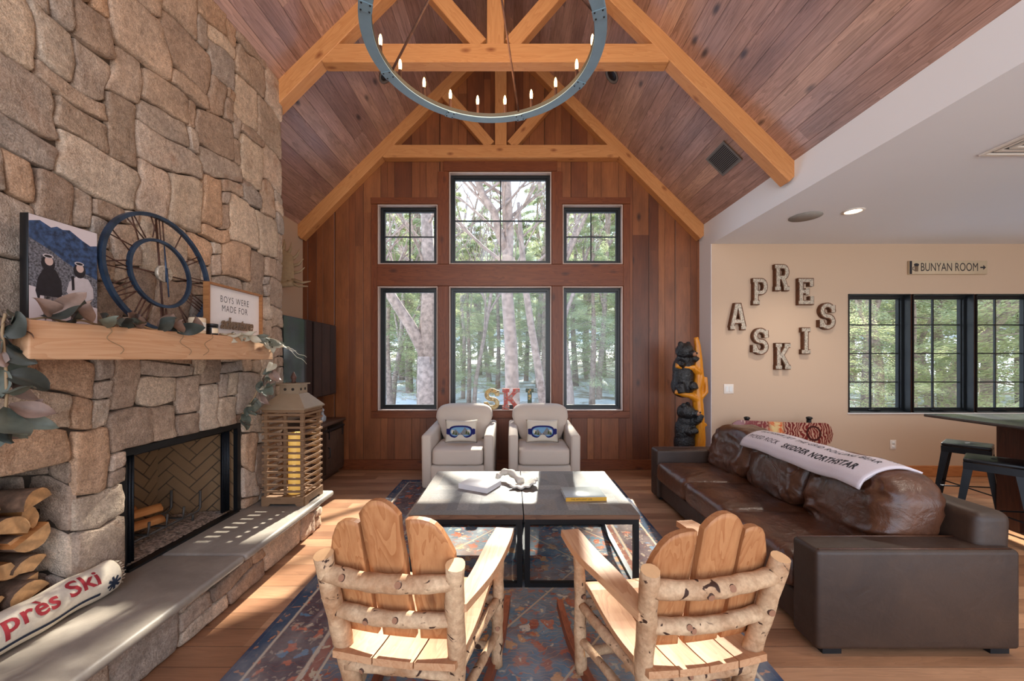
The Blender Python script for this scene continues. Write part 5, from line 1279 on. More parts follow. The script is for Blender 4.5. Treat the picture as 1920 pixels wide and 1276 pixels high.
# base board with cut-out feet
for s in (1, -1):
    b.prism([(cx - w, LB), (cx - w + 0.05, LB), (cx - w + 0.065, LB + 0.018), (cx + w - 0.065, LB + 0.018), (cx + w - 0.05, LB), (cx + w, LB), (cx + w, LB + 0.07), (cx - w, LB + 0.07)], 1, cy + s * d - 0.008, cy + s * d + 0.008)
    b.prism([(cy - d + 0.008, LB), (cy - d + 0.05, LB), (cy - d + 0.065, LB + 0.018), (cy + d - 0.065, LB + 0.018), (cy + d - 0.05, LB), (cy + d - 0.008, LB), (cy + d - 0.008, LB + 0.07), (cy - d + 0.008, LB + 0.07)], 0, cx + s * w - 0.008, cx + s * w + 0.008)
b.box(cx - w + 0.01, cx + w - 0.01, cy - d + 0.01, cy + d - 0.01, LB + 0.045, LB + 0.06)
b.build('base', M['lantern'], t, off)
for sx in (1, -1):
    for sy in (1, -1):
        b = MB(); b.box(cx + sx * (w - 0.022) - 0.012, cx + sx * (w - 0.022) + 0.012, cy + sy * (d - 0.022) - 0.012, cy + sy * (d - 0.022) + 0.012, LB + 0.0705, 1.0); b.build('corner_post', M['lantern'], t, off)
for s, nm in ((-1, 'y'), (1, 'y')):
    b = MB(); b.box(cx - 0.010, cx + 0.010, cy + s * (d - 0.030) - 0.004, cy + s * (d - 0.030) + 0.004, LB + 0.0705, 1.0); b.build('middle_stile', M['lantern'], t, off)
ns = 13; zs0, zs1 = LB + 0.10, 0.975
for i in range(4):
    b = MB()
    for k in range(ns):
        z = zs0 + (zs1 - zs0) * k / (ns - 1)
        if i < 2: s = 1 if i else -1; b.box(cx - w, cx + w, cy + s * (d - 0.004) - 0.006, cy + s * (d - 0.004) + 0.006, z, z + 0.016)
        else: s = 1 if i == 3 else -1; b.box(cx + s * (w - 0.004) - 0.006, cx + s * (w - 0.004) + 0.006, cy - d + 0.0025, cy + d - 0.0025, z + 0.0002, z + 0.0158)
    b.build('slatted_side', M['lantern'], t, off)
b = MB(); b.box(cx - w, cx + w, cy - d, cy + d, 1.0, 1.022); b.build('top_rail', M['lantern'], t, off)
b = MB(); w2, d2 = w + 0.012, d + 0.012; tw, td = 0.078, 0.068
lo = [b.v((cx + a * w2, cy + c * d2, 1.0222)) for a, c in ((-1, -1), (1, -1), (1, 1), (-1, 1))]; l2 = [b.v((cx + a * w2, cy + c * d2, 1.032)) for a, c in ((-1, -1), (1, -1), (1, 1), (-1, 1))]
hi = [b.v((cx + a * tw, cy + c * td, 1.135)) for a, c in ((-1, -1), (1, -1), (1, 1), (-1, 1))]
for A, B_ in ((lo, l2), (l2, hi)):
    for k in range(4): b.f([A[k], A[(k + 1) % 4], B_[(k + 1) % 4], B_[k]])
b.f(lo[::-1]); b.f(hi); b.build('roof', M['lanternroof'], t, off)
b = MB(); b.box(cx - tw + 0.004, cx + tw - 0.004, cy - td + 0.004, cy + td - 0.004, 1.1352, 1.205); b.build('chimney_box', M['lanternroof'], t, off)
b = MB()
for s in (-1, 1):
    for ox in (-0.03, 0.03):
        b.tube([(cx + ox, cy + s * (td - 0.004), 1.17), (cx + ox, cy + s * (td - 0.002), 1.17)], 0.011, 16); b.tube([(cx + s * (tw - 0.004), cy + ox, 1.17), (cx + s * (tw - 0.002), cy + ox, 1.17)], 0.011, 16)
b.build('vent_hole', M['darkvoid'], t, off)
b = MB(); b.box(cx - tw - 0.012, cx + tw + 0.012, cy - td - 0.012, cy + td + 0.012, 1.2052, 1.215); b.build('cap', M['lanternroof'], t, off)
b = MB(); b.lathe([(0.012, 1.2152), (0.02, 1.222), (0.012, 1.235), (0.02, 1.25), (0.022, 1.262), (0.012, 1.285), (0.003, 1.305)], (cx, cy, 0), 16); b.build('finial', M['rust'], t, off)
t = thing('pillar_candle', 'thick ivory pillar candle inside the slatted lantern', 'candle', (cx + 0.03, cy - 0.02, LB + 0.0602))
b = MB(); b.lathe([(0.052, 0), (0.054, 0.004), (0.054, 0.455), (0.050, 0.47), (0.044, 0.462), (0.01, 0.455)], seg=32); b.build('wax', M['wax'], t)
b = MB(); b.tube([(0, 0, 0.45), (0.002, 0, 0.475)], 0.002, 5); b.build('wick', M['ink'], t)

# ------------------------------------------------------------------ left far corner: TV, console, antler
pa, pb = Vector((-2.105, 3.53, 0)), Vector((-2.150, 4.70, 0)); dv = (pb - pa).normalized(); nv = Vector((dv.y, -dv.x, 0))
t = thing('television', 'large flat television on a wall arm in the far left corner', 'television', ((pa + pb) / 2) + Vector((0, 0, 0.985)), 0); mid = (pa + pb) / 2
R3 = Matrix((dv, -nv, Vector((0, 0, 1)))).transposed().to_4x4(); t.matrix_world = Matrix.Translation(mid + Vector((0, 0, 0.985))) @ R3
hw = (pb - pa).length / 2
b = MB(); b.rbox(-hw, hw, 0.004, 0.035, 0, 0.83, 0.004, 1); b.build('casing', M['black'], t)
b = MB(); b.box(-hw + 0.008, hw - 0.008, -0.0005, 0.0035, 0.012, 0.822); b.build('screen', M['tvblack'], t)
b = MB(); b.rbox(-0.2, 0.2, 0.0355, 0.06, 0.25, 0.55, 0.005, 1).box(-0.04, 0.04, 0.06, 0.515, 0.36, 0.44); b.build('wall_arm', M['black'], t)
t = thing('media_console', 'dark wood media console with sliding barn doors under the television', 'cabinet', (-2.36, 4.24, 0)); off = Vector((-2.36, 4.24, 0))
X0, X1, Ya, Yb = -2.62, -2.125, 3.62, 4.84
b = MB(); b.box(X0, X1, Ya, Yb, 0.06, 0.09).box(X0, X0 + 0.02, Ya, Yb, 0.09, 0.63)
for yy in (Ya, Ya + 0.42, Yb - 0.42 - 0.03, Yb - 0.03): b.box(X0 + 0.02, X1, yy, yy + 0.03, 0.09, 0.63)
b.box(X0 + 0.02, X1 - 0.03, Ya + 0.45, Yb - 0.45, 0.34, 0.36).box(X0, X1, Ya + 0.001, Yb - 0.001, 0.6302, 0.64); b.build('body', M['barn'], t, off)
b = MB(); b.rbox(X0 - 0.01, X1 + 0.025, Ya - 0.02, Yb + 0.015, 0.64, 0.675, 0.004, 1); b.build('top', M['barntop'], t, off)
b = MB(); b.box(X0 + 0.05, X0 + 0.1, Ya + 0.03, Yb - 0.03, 0, 0.0598).box(X1 - 0.1, X1 - 0.05, Ya + 0.03, Yb - 0.03, 0, 0.0598); b.build('plinth', M['barn'], t, off)
b = MB(); b.box(X1 + 0.016, X1 + 0.022, Ya + 0.02, Yb - 0.02, 0.575, 0.60); b.build('track', M['black'], t, off)
for a in (Ya + 0.02, Yb - 0.47):
    c = a + 0.45
    b = MB(); b.box(X1 + 0.002, X1 + 0.010, a + 0.05, c - 0.05, 0.13, 0.52).box(X1 + 0.002, X1 + 0.015, a, a + 0.05, 0.09, 0.56).box(X1 + 0.002, X1 + 0.015, c - 0.05, c, 0.09, 0.56).box(X1 + 0.002, X1 + 0.015, a + 0.05, c - 0.05, 0.09, 0.135).box(X1 + 0.002, X1 + 0.015, a + 0.05, c - 0.05, 0.515, 0.56)
    b.prism([(a + 0.05, 0.135), (a + 0.10, 0.135), (c - 0.05, 0.515), (c - 0.10, 0.515)], 0, X1 + 0.0102, X1 + 0.015); dr = b.build('barn_door', M['barn'], t, off)
    b = MB(); b.tube([(X1 + 0.015, a + 0.035, 0.27), (X1 + 0.04, a + 0.035, 0.28), (X1 + 0.04, a + 0.035, 0.38), (X1 + 0.015, a + 0.035, 0.39)], 0.006, 6); b.build('handle', M['black'], dr, off)
    for yy in (a + 0.05, c - 0.06):
        b = MB(); b.box(X1 + 0.0152, X1 + 0.024, yy, yy + 0.018, 0.48, 0.61); b.build('strap_hanger', M['black'], dr, off)
t = thing('glass_decanter', 'small clear glass decanter on the media console', 'decanter', (-2.22, 4.50, 0.6755))
gm = NT('clear_crystal'); gm.bsdf((0.75, 0.82, 0.88, 1), 0.08, None, 0, 0.9, Transmission_Weight=0.6)
b = MB(); b.lathe([(0.03, 0), (0.038, 0.01), (0.04, 0.06), (0.016, 0.085), (0.013, 0.11), (0.018, 0.115)], seg=18); b.build('bottle', gm.m, t)
b = MB(); b.lathe([(0.008, 0.1155), (0.020, 0.13), (0.018, 0.145), (0.006, 0.155)], seg=14); b.build('stopper', gm.m, t)
# moose antler mounted on the left wall
t = thing('moose_antler', 'broad weathered moose antler mounted on the left wall above the television', 'antler', (LX, 4.3, 2.2)); off = Vector((LX, 4.3, 2.2))
b = MB()
def AP(u, v):   # palm plane: leans out from the wall and forward
    q = [Vector((LX + 0.02, 4.26, 2.24)), Vector((LX + 0.25, 4.28, 2.27)), Vector((LX + 0.02, 4.34, 2.68)), Vector((LX + 0.18, 4.36, 2.58))]
    p = q[0].lerp(q[1], u).lerp(q[2].lerp(q[3], u), v); bul = math.sin(PI * u) * math.sin(PI * v); p += Vector((0.02 * bul, -0.03 * bul, 0)); return p
b.grid(14, 18, AP); o = b.build('palm', M['antler'], t, off); md = o.modifiers.new('t', 'SOLIDIFY'); md.thickness = 0.018; md = o.modifiers.new('s', 'SUBSURF'); md.render_levels = 1
for (u, v, d, L) in ((1, 0.05, (0.9, 0.1, -0.15), 0.17), (1, 0.35, (0.85, 0.1, 0.30), 0.12), (1, 0.62, (0.8, 0.1, 0.45), 0.12), (1, 0.9, (0.6, 0.1, 0.7), 0.11), (0.7, 1, (0.3, 0.1, 1), 0.11), (0.35, 1, (0.1, 0.1, 1), 0.10), (0.8, 0.0, (1.0, 0.05, -0.35), 0.20)):
    p = AP(u, v); dd = Vector(d).normalized(); side = dd.cross(Vector((0, 1, 0)))
    pts = [p - dd * 0.03, p + dd * L * 0.5 - side * 0.012, p + dd * L + Vector((0, 0, 0.02))]; b = MB(); b.tube(pts, [0.022, 0.015, 0.004], 8, jit=0.2); b.build('tine', M['antler'], t, off)
b = MB(); b.tube([(LX + 0.004, 4.27, 2.22), (LX + 0.10, 4.27, 2.23), (LX + 0.24, 4.27, 2.25)], [0.03, 0.028, 0.035], 10); b.build('beam_stub', M['antler'], t, off)

# ------------------------------------------------------------------ ring chandelier
h0 = 1.62; RC = 0.618; CX_, CY_ = RIDGE, 2.012; CZ = CAM_H + h0
t = thing('ring_chandelier', 'large blue-grey metal ring chandelier with candle bulbs hung under the ridge', 'chandelier', (CX_, CY_, CZ))
def circ(b, r0, r1, z0, z1, n=120):
    rows = []
    for k in range(n):
        a = 2 * PI * k / n; c, s = math.cos(a), math.sin(a); rows.append([b.v((r0 * c, r0 * s, z0)), b.v((r1 * c, r1 * s, z0)), b.v((r1 * c, r1 * s, z1)), b.v((r0 * c, r0 * s, z1))])
    for k in range(n):
        for q in range(4): b.f([rows[k][q], rows[k][(q + 1) % 4], rows[(k + 1) % n][(q + 1) % 4], rows[(k + 1) % n][q]], False)
b = MB(); circ(b, RC - 0.058, RC, 0, 0.006); b.build('ring', M['bluesteel'], t)
b = MB(); circ(b, RC - 0.060, RC - 0.056, 0.0062, 0.028); b.build('inner_lip', M['black'], t)
b = MB(); circ(b, RC - 0.003, RC + 0.002, 0.0062, 0.022); b.build('outer_lip', M['bluesteel'], t)
ap = Vector((0, 0, 0.84))
for k in range(8):
    a = math.radians(-73 + 46 * k) if k < 7 else math.radians(-73 - 42); ang = PI / 2 - a
    b = MB(); r0, r1 = RC - 0.060, RC + 0.002; da = 0.045
    b.geo([(r * math.cos(ang + s * da), r * math.sin(ang + s * da), z) for z in (-0.004, -0.0004) for s, r in ((-1, r0), (1, r0), (1, r1), (-1, r1))], [(0, 1, 2, 3), (7, 6, 5, 4), (0, 4, 5, 1), (1, 5, 6, 2), (2, 6, 7, 3), (3, 7, 4, 0)])
    pl = b.build('joint_plate', M['bluesteel'], t); b = MB()
    for s in (-1, 1):
        for r in (r0 + 0.012, r1 - 0.012): b.lathe([(0.0035, -0.0065), (0.005, -0.0042)], (r * math.cos(ang + s * da * 0.7), r * math.sin(ang + s * da * 0.7), 0), 8)
    b.build('rivets', M['black'], pl); tag(bpy.context.scene.objects[-1] if False else C.objects[-1], kind='stuff')
for k in range(4):
    a = math.radians(-73 + 92 * k) if k < 3 else math.radians(-73 - 86); ang = PI / 2 - a; r = RC - 0.045
    b = MB(); b.tube([(r * math.cos(ang), r * math.sin(ang), 0.006), ap], 0.0065, 8); b.build('rod', M['rust'], t)
b = MB(); b.tube([ap - Vector((0, 0, 0.03)), (0, 0, RZ - CZ - 0.02)], 0.012, 10); b.lathe([(0.03, 0.81), (0.04, 0.84), (0.02, 0.88)], seg=16); b.build('stem', M['rust'], t)
b = MB(); b.lathe([(0.07, RZ - CZ - 0.05), (0.075, RZ - CZ - 0.03), (0.06, RZ - CZ - 0.002)], seg=24); b.build('canopy', M['rust'], t)
for k in range(20):
    ang = PI / 2 - math.radians(9 + 18 * k); r = RC - 0.030; x, y = r * math.cos(ang), r * math.sin(ang)
    b = MB(); b.lathe([(0.018, 0.0064), (0.020, 0.012), (0.010, 0.016), (0.0095, 0.098)], (x, y, 0), 12); cs = b.build('candle_sleeve', M['rust'], t)
    b = MB(); b.lathe([(0.006, 0.0985), (0.0095, 0.112), (0.010, 0.135), (0.006, 0.155), (0.002, 0.163)], (x, y, 0), 10); b.build('bulb', M['bulb'], cs)
l = bpy.data.lights.new('chandelier_glow', 'POINT'); l.energy = 22; l.color = (1, 0.66, 0.36); l.shadow_soft_size = 0.35
lo = bpy.data.objects.new('chandelier_glow', l); C.objects.link(lo); lo.parent = t; lo.location = (0, 0.3, 0.13)

# ------------------------------------------------------------------ letters
def stroke(b, pts, w, y0, y1, closed=False, ext=0.0):
    P = [Vector((p[0], p[1])) for p in pts]; n = len(P)
    L, R = [], []
    for i in range(n):
        a = P[i] - P[i - 1] if (i > 0 or closed) else P[1] - P[0]; c = P[(i + 1) % n] - P[i] if (i < n - 1 or closed) else P[-1] - P[-2]
        a.normalize(); c.normalize(); m = (a + c); m.normalize(); nr = Vector((-m.y, m.x)); k = w / 2 / max(0.5, nr.dot(Vector((-a.y, a.x)))); L.append(P[i] + nr * k); R.append(P[i] - nr * k)
    m = n if closed else n - 1
    rows = [[b.v((L[i].x, y0, L[i].y)), b.v((R[i].x, y0, R[i].y)), b.v((R[i].x, y1, R[i].y)), b.v((L[i].x, y1, L[i].y))] for i in range(n)]
    for i in range(m):
        for q in range(4): b.f([rows[i][q], rows[i][(q + 1) % 4], rows[(i + 1) % n][(q + 1) % 4], rows[(i + 1) % n][q]])
    if not closed: b.f(rows[0][::-1]); b.f(rows[-1])
def arc(cx, cy, rx, ry, a0, a1, n=12): return [(cx + rx * math.cos(math.radians(a0 + (a1 - a0) * k / n)), cy + ry * math.sin(math.radians(a0 + (a1 - a0) * k / n))) for k in range(n + 1)]
def glyph(ch):
    s = 0.075   # serif half width
    if ch == 'A': return [[(0.12, 0.09), (0.42, 0.93), (0.58, 0.93), (0.88, 0.09)], [(0.28, 0.32), (0.72, 0.32)], [(0.0, 0.08), (0.30, 0.08)], [(0.70, 0.08), (1.0, 0.08)]]
    if ch == 'P': return [[(0.25, 0.08), (0.25, 0.92)], [(0.05, 0.92), (0.6, 0.92)] + arc(0.60, 0.69, 0.25, 0.23, 90, -90)[1:] + [(0.25, 0.46)], [(0.05, 0.08), (0.48, 0.08)]]
    if ch == 'R': return [[(0.25, 0.08), (0.25, 0.92)], [(0.05, 0.92), (0.6, 0.92)] + arc(0.60, 0.71, 0.22, 0.21, 90, -90)[1:] + [(0.25, 0.50)], [(0.05, 0.08), (0.42, 0.08)], [(0.55, 0.50), (0.78, 0.08)], [(0.62, 0.08), (0.98, 0.08)]]
    if ch == 'E': return [[(0.22, 0.08), (0.22, 0.92)], [(0.05, 0.92), (0.88, 0.92), (0.88, 0.70)], [(0.22, 0.5), (0.62, 0.5)], [(0.62, 0.62), (0.62, 0.38)], [(0.05, 0.08), (0.90, 0.08), (0.90, 0.32)]]
    if ch == 'S': return [[(0.88, 0.66), (0.84, 0.80)] + arc(0.50, 0.71, 0.33, 0.21, 40, 260, 16) + arc(0.52, 0.29, 0.34, 0.21, 80, -150, 16) + [(0.12, 0.32)], [(0.86, 0.92), (0.86, 0.64)], [(0.12, 0.08), (0.12, 0.36)]]
    if ch == 'K': return [[(0.22, 0.08), (0.22, 0.92)], [(0.03, 0.92), (0.42, 0.92)], [(0.03, 0.08), (0.42, 0.08)], [(0.78, 0.90), (0.32, 0.45)], [(0.42, 0.55), (0.82, 0.10)], [(0.60, 0.92), (0.98, 0.92)], [(0.62, 0.08), (1.0, 0.08)]]
    if ch == 'I': return [[(0.5, 0.08), (0.5, 0.92)], [(0.20, 0.92), (0.80, 0.92)], [(0.20, 0.08), (0.80, 0.08)]]
def letter(name, label, ch, x, z, w, h, y0, depth, m_rim, m_face, group, sw=0.19, cat='letter', back=None):
    t = thing(name, label, cat, (x, y0, z), 0, group)
    b = MB()
    for i, s in enumerate(glyph(ch)): stroke(b, [((p[0] - 0.5) * w, p[1] * h) for p in s], sw * h * (1.0 if i == 0 else 0.93), -depth + 0.0006 * i, -0.0006 * i)
    b.build('rim', m_rim, t)
    b = MB()
    for i, s in enumerate(glyph(ch)): stroke(b, [((p[0] - 0.5) * w, p[1] * h) for p in s], sw * h * 0.62, -depth - 0.0025 - 0.0004 * i, -depth + 0.002)
    b.build('face', m_face, t); return t
spots = [('A', 1382, 618, 'tin marquee letter A, far left of the ring of letters'), ('P', 1423, 571, 'tin marquee letter P, upper left of the ring'), ('R', 1464, 545, 'tin marquee letter R at the top of the ring'),
         ('E', 1508, 571, 'tin marquee letter E, upper right of the ring'), ('S', 1549, 617, 'tin marquee letter S, far right of the ring'), ('S', 1424, 664, 'tin marquee letter S, lower left of the ring'),
         ('K', 1466, 692, 'tin marquee letter K at the bottom of the ring'), ('I', 1509, 663, 'tin marquee letter I, lower right of the ring')]
for ch, px, py, lab in spots:
    X, _, Z = PX(px, py, TY - 0.03); letter('marquee_letter', lab, ch, X, Z, 0.185 if ch != 'I' else 0.17, 0.31, TY - 0.001, 0.05, M['rustwood'], M['galv'], 'tin letters spelling APRES SKI on the tan wall', 0.20)
def paperm(name, a, c, d):
    t = NT(name); v = t.obj(); n = t.n('TexVoronoi', {'Vector': v, 'Scale': 46.0}).outputs['Color']; f = t.n('SeparateColor', {0: n}).outputs[0]
    t.bsdf(t.ramp(f, [(0.0, a), (0.4, c), (0.7, d)], 'CONSTANT'), 0.5); return t.m
pm = [paperm('gold_patterned_paper', rgb(196, 160, 92), rgb(136, 116, 84), rgb(210, 190, 140)), paperm('red_patterned_paper', rgb(176, 74, 66), rgb(150, 132, 128), rgb(190, 110, 96)), paperm('green_patterned_paper', rgb(70, 84, 66), rgb(180, 150, 86), rgb(96, 110, 88))]
rimc = [flat('gold_rim', rgb(176, 148, 96), 0.5), flat('red_rim', rgb(190, 92, 72), 0.5), flat('dark_green_rim', rgb(64, 72, 56), 0.5)]
for i, (ch, px, ww) in enumerate((('S', 922, 0.20), ('K', 958, 0.235), ('I', 993, 0.17))):
    X, _, Z = PX(px, 772, 4.93); letter('sill_letter', '%s patterned letter %s standing on the window sill between the armchairs' % (('gold', 'red', 'dark green')[i], ch), ch, X, holes[4][2] + 0.0105, ww, 0.265, 4.935, 0.03, rimc[i], pm[i], 'letters spelling SKI on the window sill', 0.20)
# BUNYAN ROOM sign
p0, p1 = PX(1704, 514, TY - 0.02), PX(1850, 489, TY - 0.02)
t = thing('wooden_sign', 'narrow painted plank sign reading BUNYAN ROOM above the casement windows', 'sign', ((p0[0] + p1[0]) / 2, TY - 0.001, p0[2])); sw, sh = p1[0] - p0[0], p1[2] - p0[2]
b = MB(); b.rbox(-sw / 2, sw / 2, -0.028, 0, 0, sh, 0.002, 1); b.build('plank', flat('aged_cream_paint', rgb(196, 176, 148), 0.7, var=0.12, nscale=14), t)
b = MB(); b.box(-sw / 2 + 0.001, -sw / 2 + 0.028, -0.0295, -0.0282, 0.002, sh - 0.002); b.build('end_band', M['ink'], t)
vs, fs = text2d('BUNYAN ROOM', 0.125, 0.0, 1.0); xa, xb_ = min(p.x for p in vs), max(p.x for p in vs); k = (sw * 0.73) / (xb_ - xa)
for wv, wf in words_of(vs, fs, 0.035):
    b = MB(); b.geo(wv, wf, lambda p: ((p.x - xa) * k - sw * 0.355, -0.0292, sh / 2 + p.y * 1.12)); b.build('lettering', M['ink'], t)
b = MB(); ax = sw * 0.405; b.f([b.v((ax + q[0], -0.0292, sh / 2 + q[1])) for q in ((0, 0.008), (0.035, 0.008), (0.035, 0.030), (0.068, 0), (0.035, -0.030), (0.035, -0.008), (0, -0.008))]); b.build('arrow', M['ink'], t)
b = MB(); mx_ = -sw * 0.415; b.f([b.v((mx_ + q[0], -0.0292, sh / 2 + q[1])) for q in ((-0.020, -0.048), (0.022, -0.048), (0.026, 0.02), (-0.022, 0.02))]); b.build('mug', M['tarnish'], t)
b = MB(); b.f([b.v((mx_ + q[0], -0.0296, sh / 2 + q[1])) for q in blob(0.002, 0.032, 0.032, 0.018)]); b.build('mug_foam', M['ink'], t)
b = MB(); stroke(b, [(mx_ - 0.022, sh / 2 + 0.008), (mx_ - 0.040, sh / 2 + 0.002), (mx_ - 0.040, sh / 2 - 0.028), (mx_ - 0.020, sh / 2 - 0.034)], 0.007, -0.0296, -0.0282); b.build('mug_handle', M['ink'], t)

# ------------------------------------------------------------------ carved bears climbing a tree
t = thing('bear_carving', 'chainsaw carving of two black bears on a yellow tree trunk', 'carving', (2.14, 4.42, 0)); off = Vector((2.14, 4.42, 0))
def bx_(px, py, Y=4.42): return Vector(PX(px, py, Y))
b = MB()
tr = [(2.150, 4.44, 0.0), (2.140, 4.44, 0.25), (2.165, 4.44, 0.5), (2.155, 4.44, 0.8), (2.140, 4.44, 1.05), (2.160, 4.44, 1.2), (2.150, 4.44, 1.4), (2.145, 4.44, 1.55), (2.125, 4.44, 1.66)]
b.tube(tr, [0.10, 0.075, 0.062, 0.060, 0.052, 0.055, 0.046, 0.036, 0.026], 14, jit=0.3)
b.tube([(2.14, 4.43, 0.93), (2.05, 4.41, 0.99), (1.95, 4.40, 1.01), (1.87, 4.39, 1.035)], [0.045, 0.038, 0.030, 0.030], 12, jit=0.3)
b.tube([(2.15, 4.43, 1.25), (2.08, 4.41, 1.305), (1.98, 4.40, 1.31), (1.875, 4.39, 1.335)], [0.045, 0.035, 0.030, 0.030], 12, jit=0.3)
b.tube([(2.17, 4.43, 0.62), (2.24, 4.42, 0.66)], [0.03, 0.018], 10, jit=0.2); b.tube([(2.17, 4.43, 0.95), (2.235, 4.42, 1.03), (2.23, 4.42, 1.2)], [0.03, 0.026, 0.02], 10, jit=0.2)
b.build('trunk', M['yelwood'], t, off, remesh=0.010)
def bear(pelvis, chest, head, look, limbs, name):
    b = MB()
    b.puff(pelvis, (0.125, 0.11, 0.14), (0.9, 0.9), 24, 16, 0.010, 9); b.puff(chest, (0.115, 0.10, 0.15), (0.9, 0.9), 24, 16, 0.010, 9)
    mid = (Vector(pelvis) + Vector(chest)) / 2; b.puff(mid, (0.115, 0.105, 0.14), (0.9, 0.9), 24, 16)
    H = Vector(head); lk = Vector(look).normalized(); side = lk.cross(Vector((0, 0, 1))).normalized()
    b.puff(H, (0.098, 0.095, 0.092), (0.95, 0.95), 24, 16, 0.006, 12)
    nk = (H + Vector(chest)) / 2; b.puff(nk, (0.085, 0.085, 0.10), (1, 1), 20, 12)
    b.tube([H + lk * 0.05 - Vector((0, 0, 0.018)), H + lk * 0.135 - Vector((0, 0, 0.028))], [0.052, 0.036], 14)
    for s in (1, -1): e = H + side * s * 0.068 + Vector((0, 0, 0.078)); b.puff(e, (0.032, 0.024, 0.034), (1, 1), 14, 10)
    for pts, r in limbs: b.tube(pts, r, 12, jit=0.15)
    o = b.build(name, M['bearblack'], t, off, remesh=0.011)
    b = MB(); b.puff(H + lk * 0.125 - Vector((0, 0, 0.03)), (0.036, 0.032, 0.026), (1, 1), 16, 10); mz = b.build('muzzle', M['bearmuz'], o, off)
    b = MB(); b.puff(H + lk * 0.158 - Vector((0, 0, 0.018)), (0.013, 0.010, 0.009), (1, 1), 10, 8); b.build('nose', M['bearblack'], o, off)
    return o
bear((1.985, 4.47, 1.10), (1.99, 4.47, 1.30), (1.985, 4.42, 1.50), (0.45, -0.8, -0.05),
     [([(1.93, 4.44, 1.36), (1.92, 4.38, 1.36), (1.95, 4.345, 1.34)], [0.045, 0.04, 0.034]), ([(2.05, 4.44, 1.38), (2.09, 4.39, 1.42), (2.12, 4.375, 1.39)], [0.045, 0.04, 0.034]),
      ([(1.94, 4.44, 1.10), (1.92, 4.37, 1.09), (1.93, 4.35, 1.02)], [0.062, 0.055, 0.045]), ([(2.04, 4.44, 1.10), (2.06, 4.37, 1.10), (2.07, 4.35, 1.06)], [0.062, 0.055, 0.045])], 'upper_bear')
bear((1.99, 4.45, 0.30), (2.0, 4.45, 0.58), (2.0, 4.42, 0.80), (0.7, -0.6, 0.15),
     [([(2.05, 4.42, 0.66), (2.12, 4.36, 0.72), (2.15, 4.355, 0.78)], [0.05, 0.045, 0.036]), ([(1.95, 4.42, 0.60), (2.02, 4.35, 0.58), (2.10, 4.35, 0.60)], [0.05, 0.042, 0.036]),
      ([(2.04, 4.43, 0.24), (2.07, 4.37, 0.16), (2.06, 4.36, 0.04)], [0.07, 0.06, 0.05]), ([(1.94, 4.43, 0.24), (1.92, 4.37, 0.16), (1.92, 4.36, 0.04)], [0.07, 0.06, 0.05])], 'lower_bear')

# ------------------------------------------------------------------ snowboard bench
def sbm():
    t = NT('snowboard_graphic'); v = t.obj(); x, y, z = t.sep(v); n = t.noise(v, 7, 4, 0.6, 2.0)
    w = t.n('TexWave', {'Vector': v, 'Scale': 9.0, 'Distortion': 14.0, 'Detail': 2.0}).outputs['Fac']
    c = t.mix(t.ramp(w, [(0.55, (0, 0, 0, 1)), (0.62, (1, 1, 1, 1))]), rgb(112, 34, 30), rgb(178, 138, 116))
    c = t.mix(t.ramp(t.math('ADD', n, t.math('MULTIPLY', x, -0.35)), [(0.55, (0, 0, 0, 1)), (0.65, (1, 1, 1, 1))]), c, rgb(120, 30, 26))
    d = t.math('ABSOLUTE', t.math('ADD', x, 0.08)); fl = t.ramp(t.math('ADD', d, t.math('MULTIPLY', n, 0.08)), [(0.09, (1, 1, 1, 1)), (0.14, (0, 0, 0, 1))])
    c = t.mix(fl, c, t.ramp(n, [(0.4, rgb(206, 96, 50)), (0.55, rgb(214, 186, 130))]))
    dx = t.math('SUBTRACT', x, 0.34); rr = t.math('SQRT', t.math('ADD', t.math('MULTIPLY', dx, dx), t.math('MULTIPLY', z, z)))
    rg_ = t.math('ABSOLUTE', t.math('SUBTRACT', rr, 0.075)); c = t.mix(t.ramp(rg_, [(0.008, (1, 1, 1, 1)), (0.014, (0, 0, 0, 1))]), c, rgb(64, 22, 20))
    t.bsdf(c, 0.28, None, 0, 0.6); return t.m
SB = sbm()
def snowboard(L, W, fn, name, par, m):
    b = MB(); n = 30; pts = []
    for k in range(n): 
        a = PI / 2 - PI * k / (n - 1); pts.append((L / 2 - W / 2 + W / 2 * math.cos(a) * 1.0, W / 2 * math.sin(a)))
    for k in range(n):
        a = -PI / 2 - PI * k / (n - 1); pts.append((-L / 2 + W / 2 + W / 2 * math.cos(a), W / 2 * math.sin(a)))
    def bend(x): q = max(0, abs(x) - L / 2 + 0.17) / 0.17; return 0.035 * q * q
    N = 40; rows = []
    for k in range(N + 1):
        x = -L / 2 + L * k / N; e = max(0, abs(x) - (L / 2 - W / 2)); wz = math.sqrt(max(0.00002, (W / 2) ** 2 - e * e)) if e > 0 else W / 2 * (1 - 0.06 * (1 - (2 * x / L) ** 2))
        rows.append([b.v(fn(x, z, bend(x) + d)) for z, d in ((-wz, 0), (wz, 0), (wz, 0.012), (-wz, 0.012))])
    for k in range(N):
        for q in range(4): b.f([rows[k][q], rows[k][(q + 1) % 4], rows[k + 1][(q + 1) % 4], rows[k + 1][q]], False)
    b.f(rows[0][::-1]); b.f(rows[-1]); return b.build(name, m, par)
A, Bp = PX(1372, 0, 4.34), PX(1567, 0, 4.34); cxb = (A[0] + Bp[0]) / 2; Lb = Bp[0] - A[0]
t = thing('snowboard_bench', 'bench made of red graphic snowboards on black posts behind the sofa', 'bench', (cxb, 4.30, 0))
ob = snowboard(Lb, 0.245, lambda x, z, d: (x, d, z), 'backrest_board', t, SB); ob.location = (0, 0.04, 0.58); ob.rotation_euler = (-0.12, math.radians(2), 0)
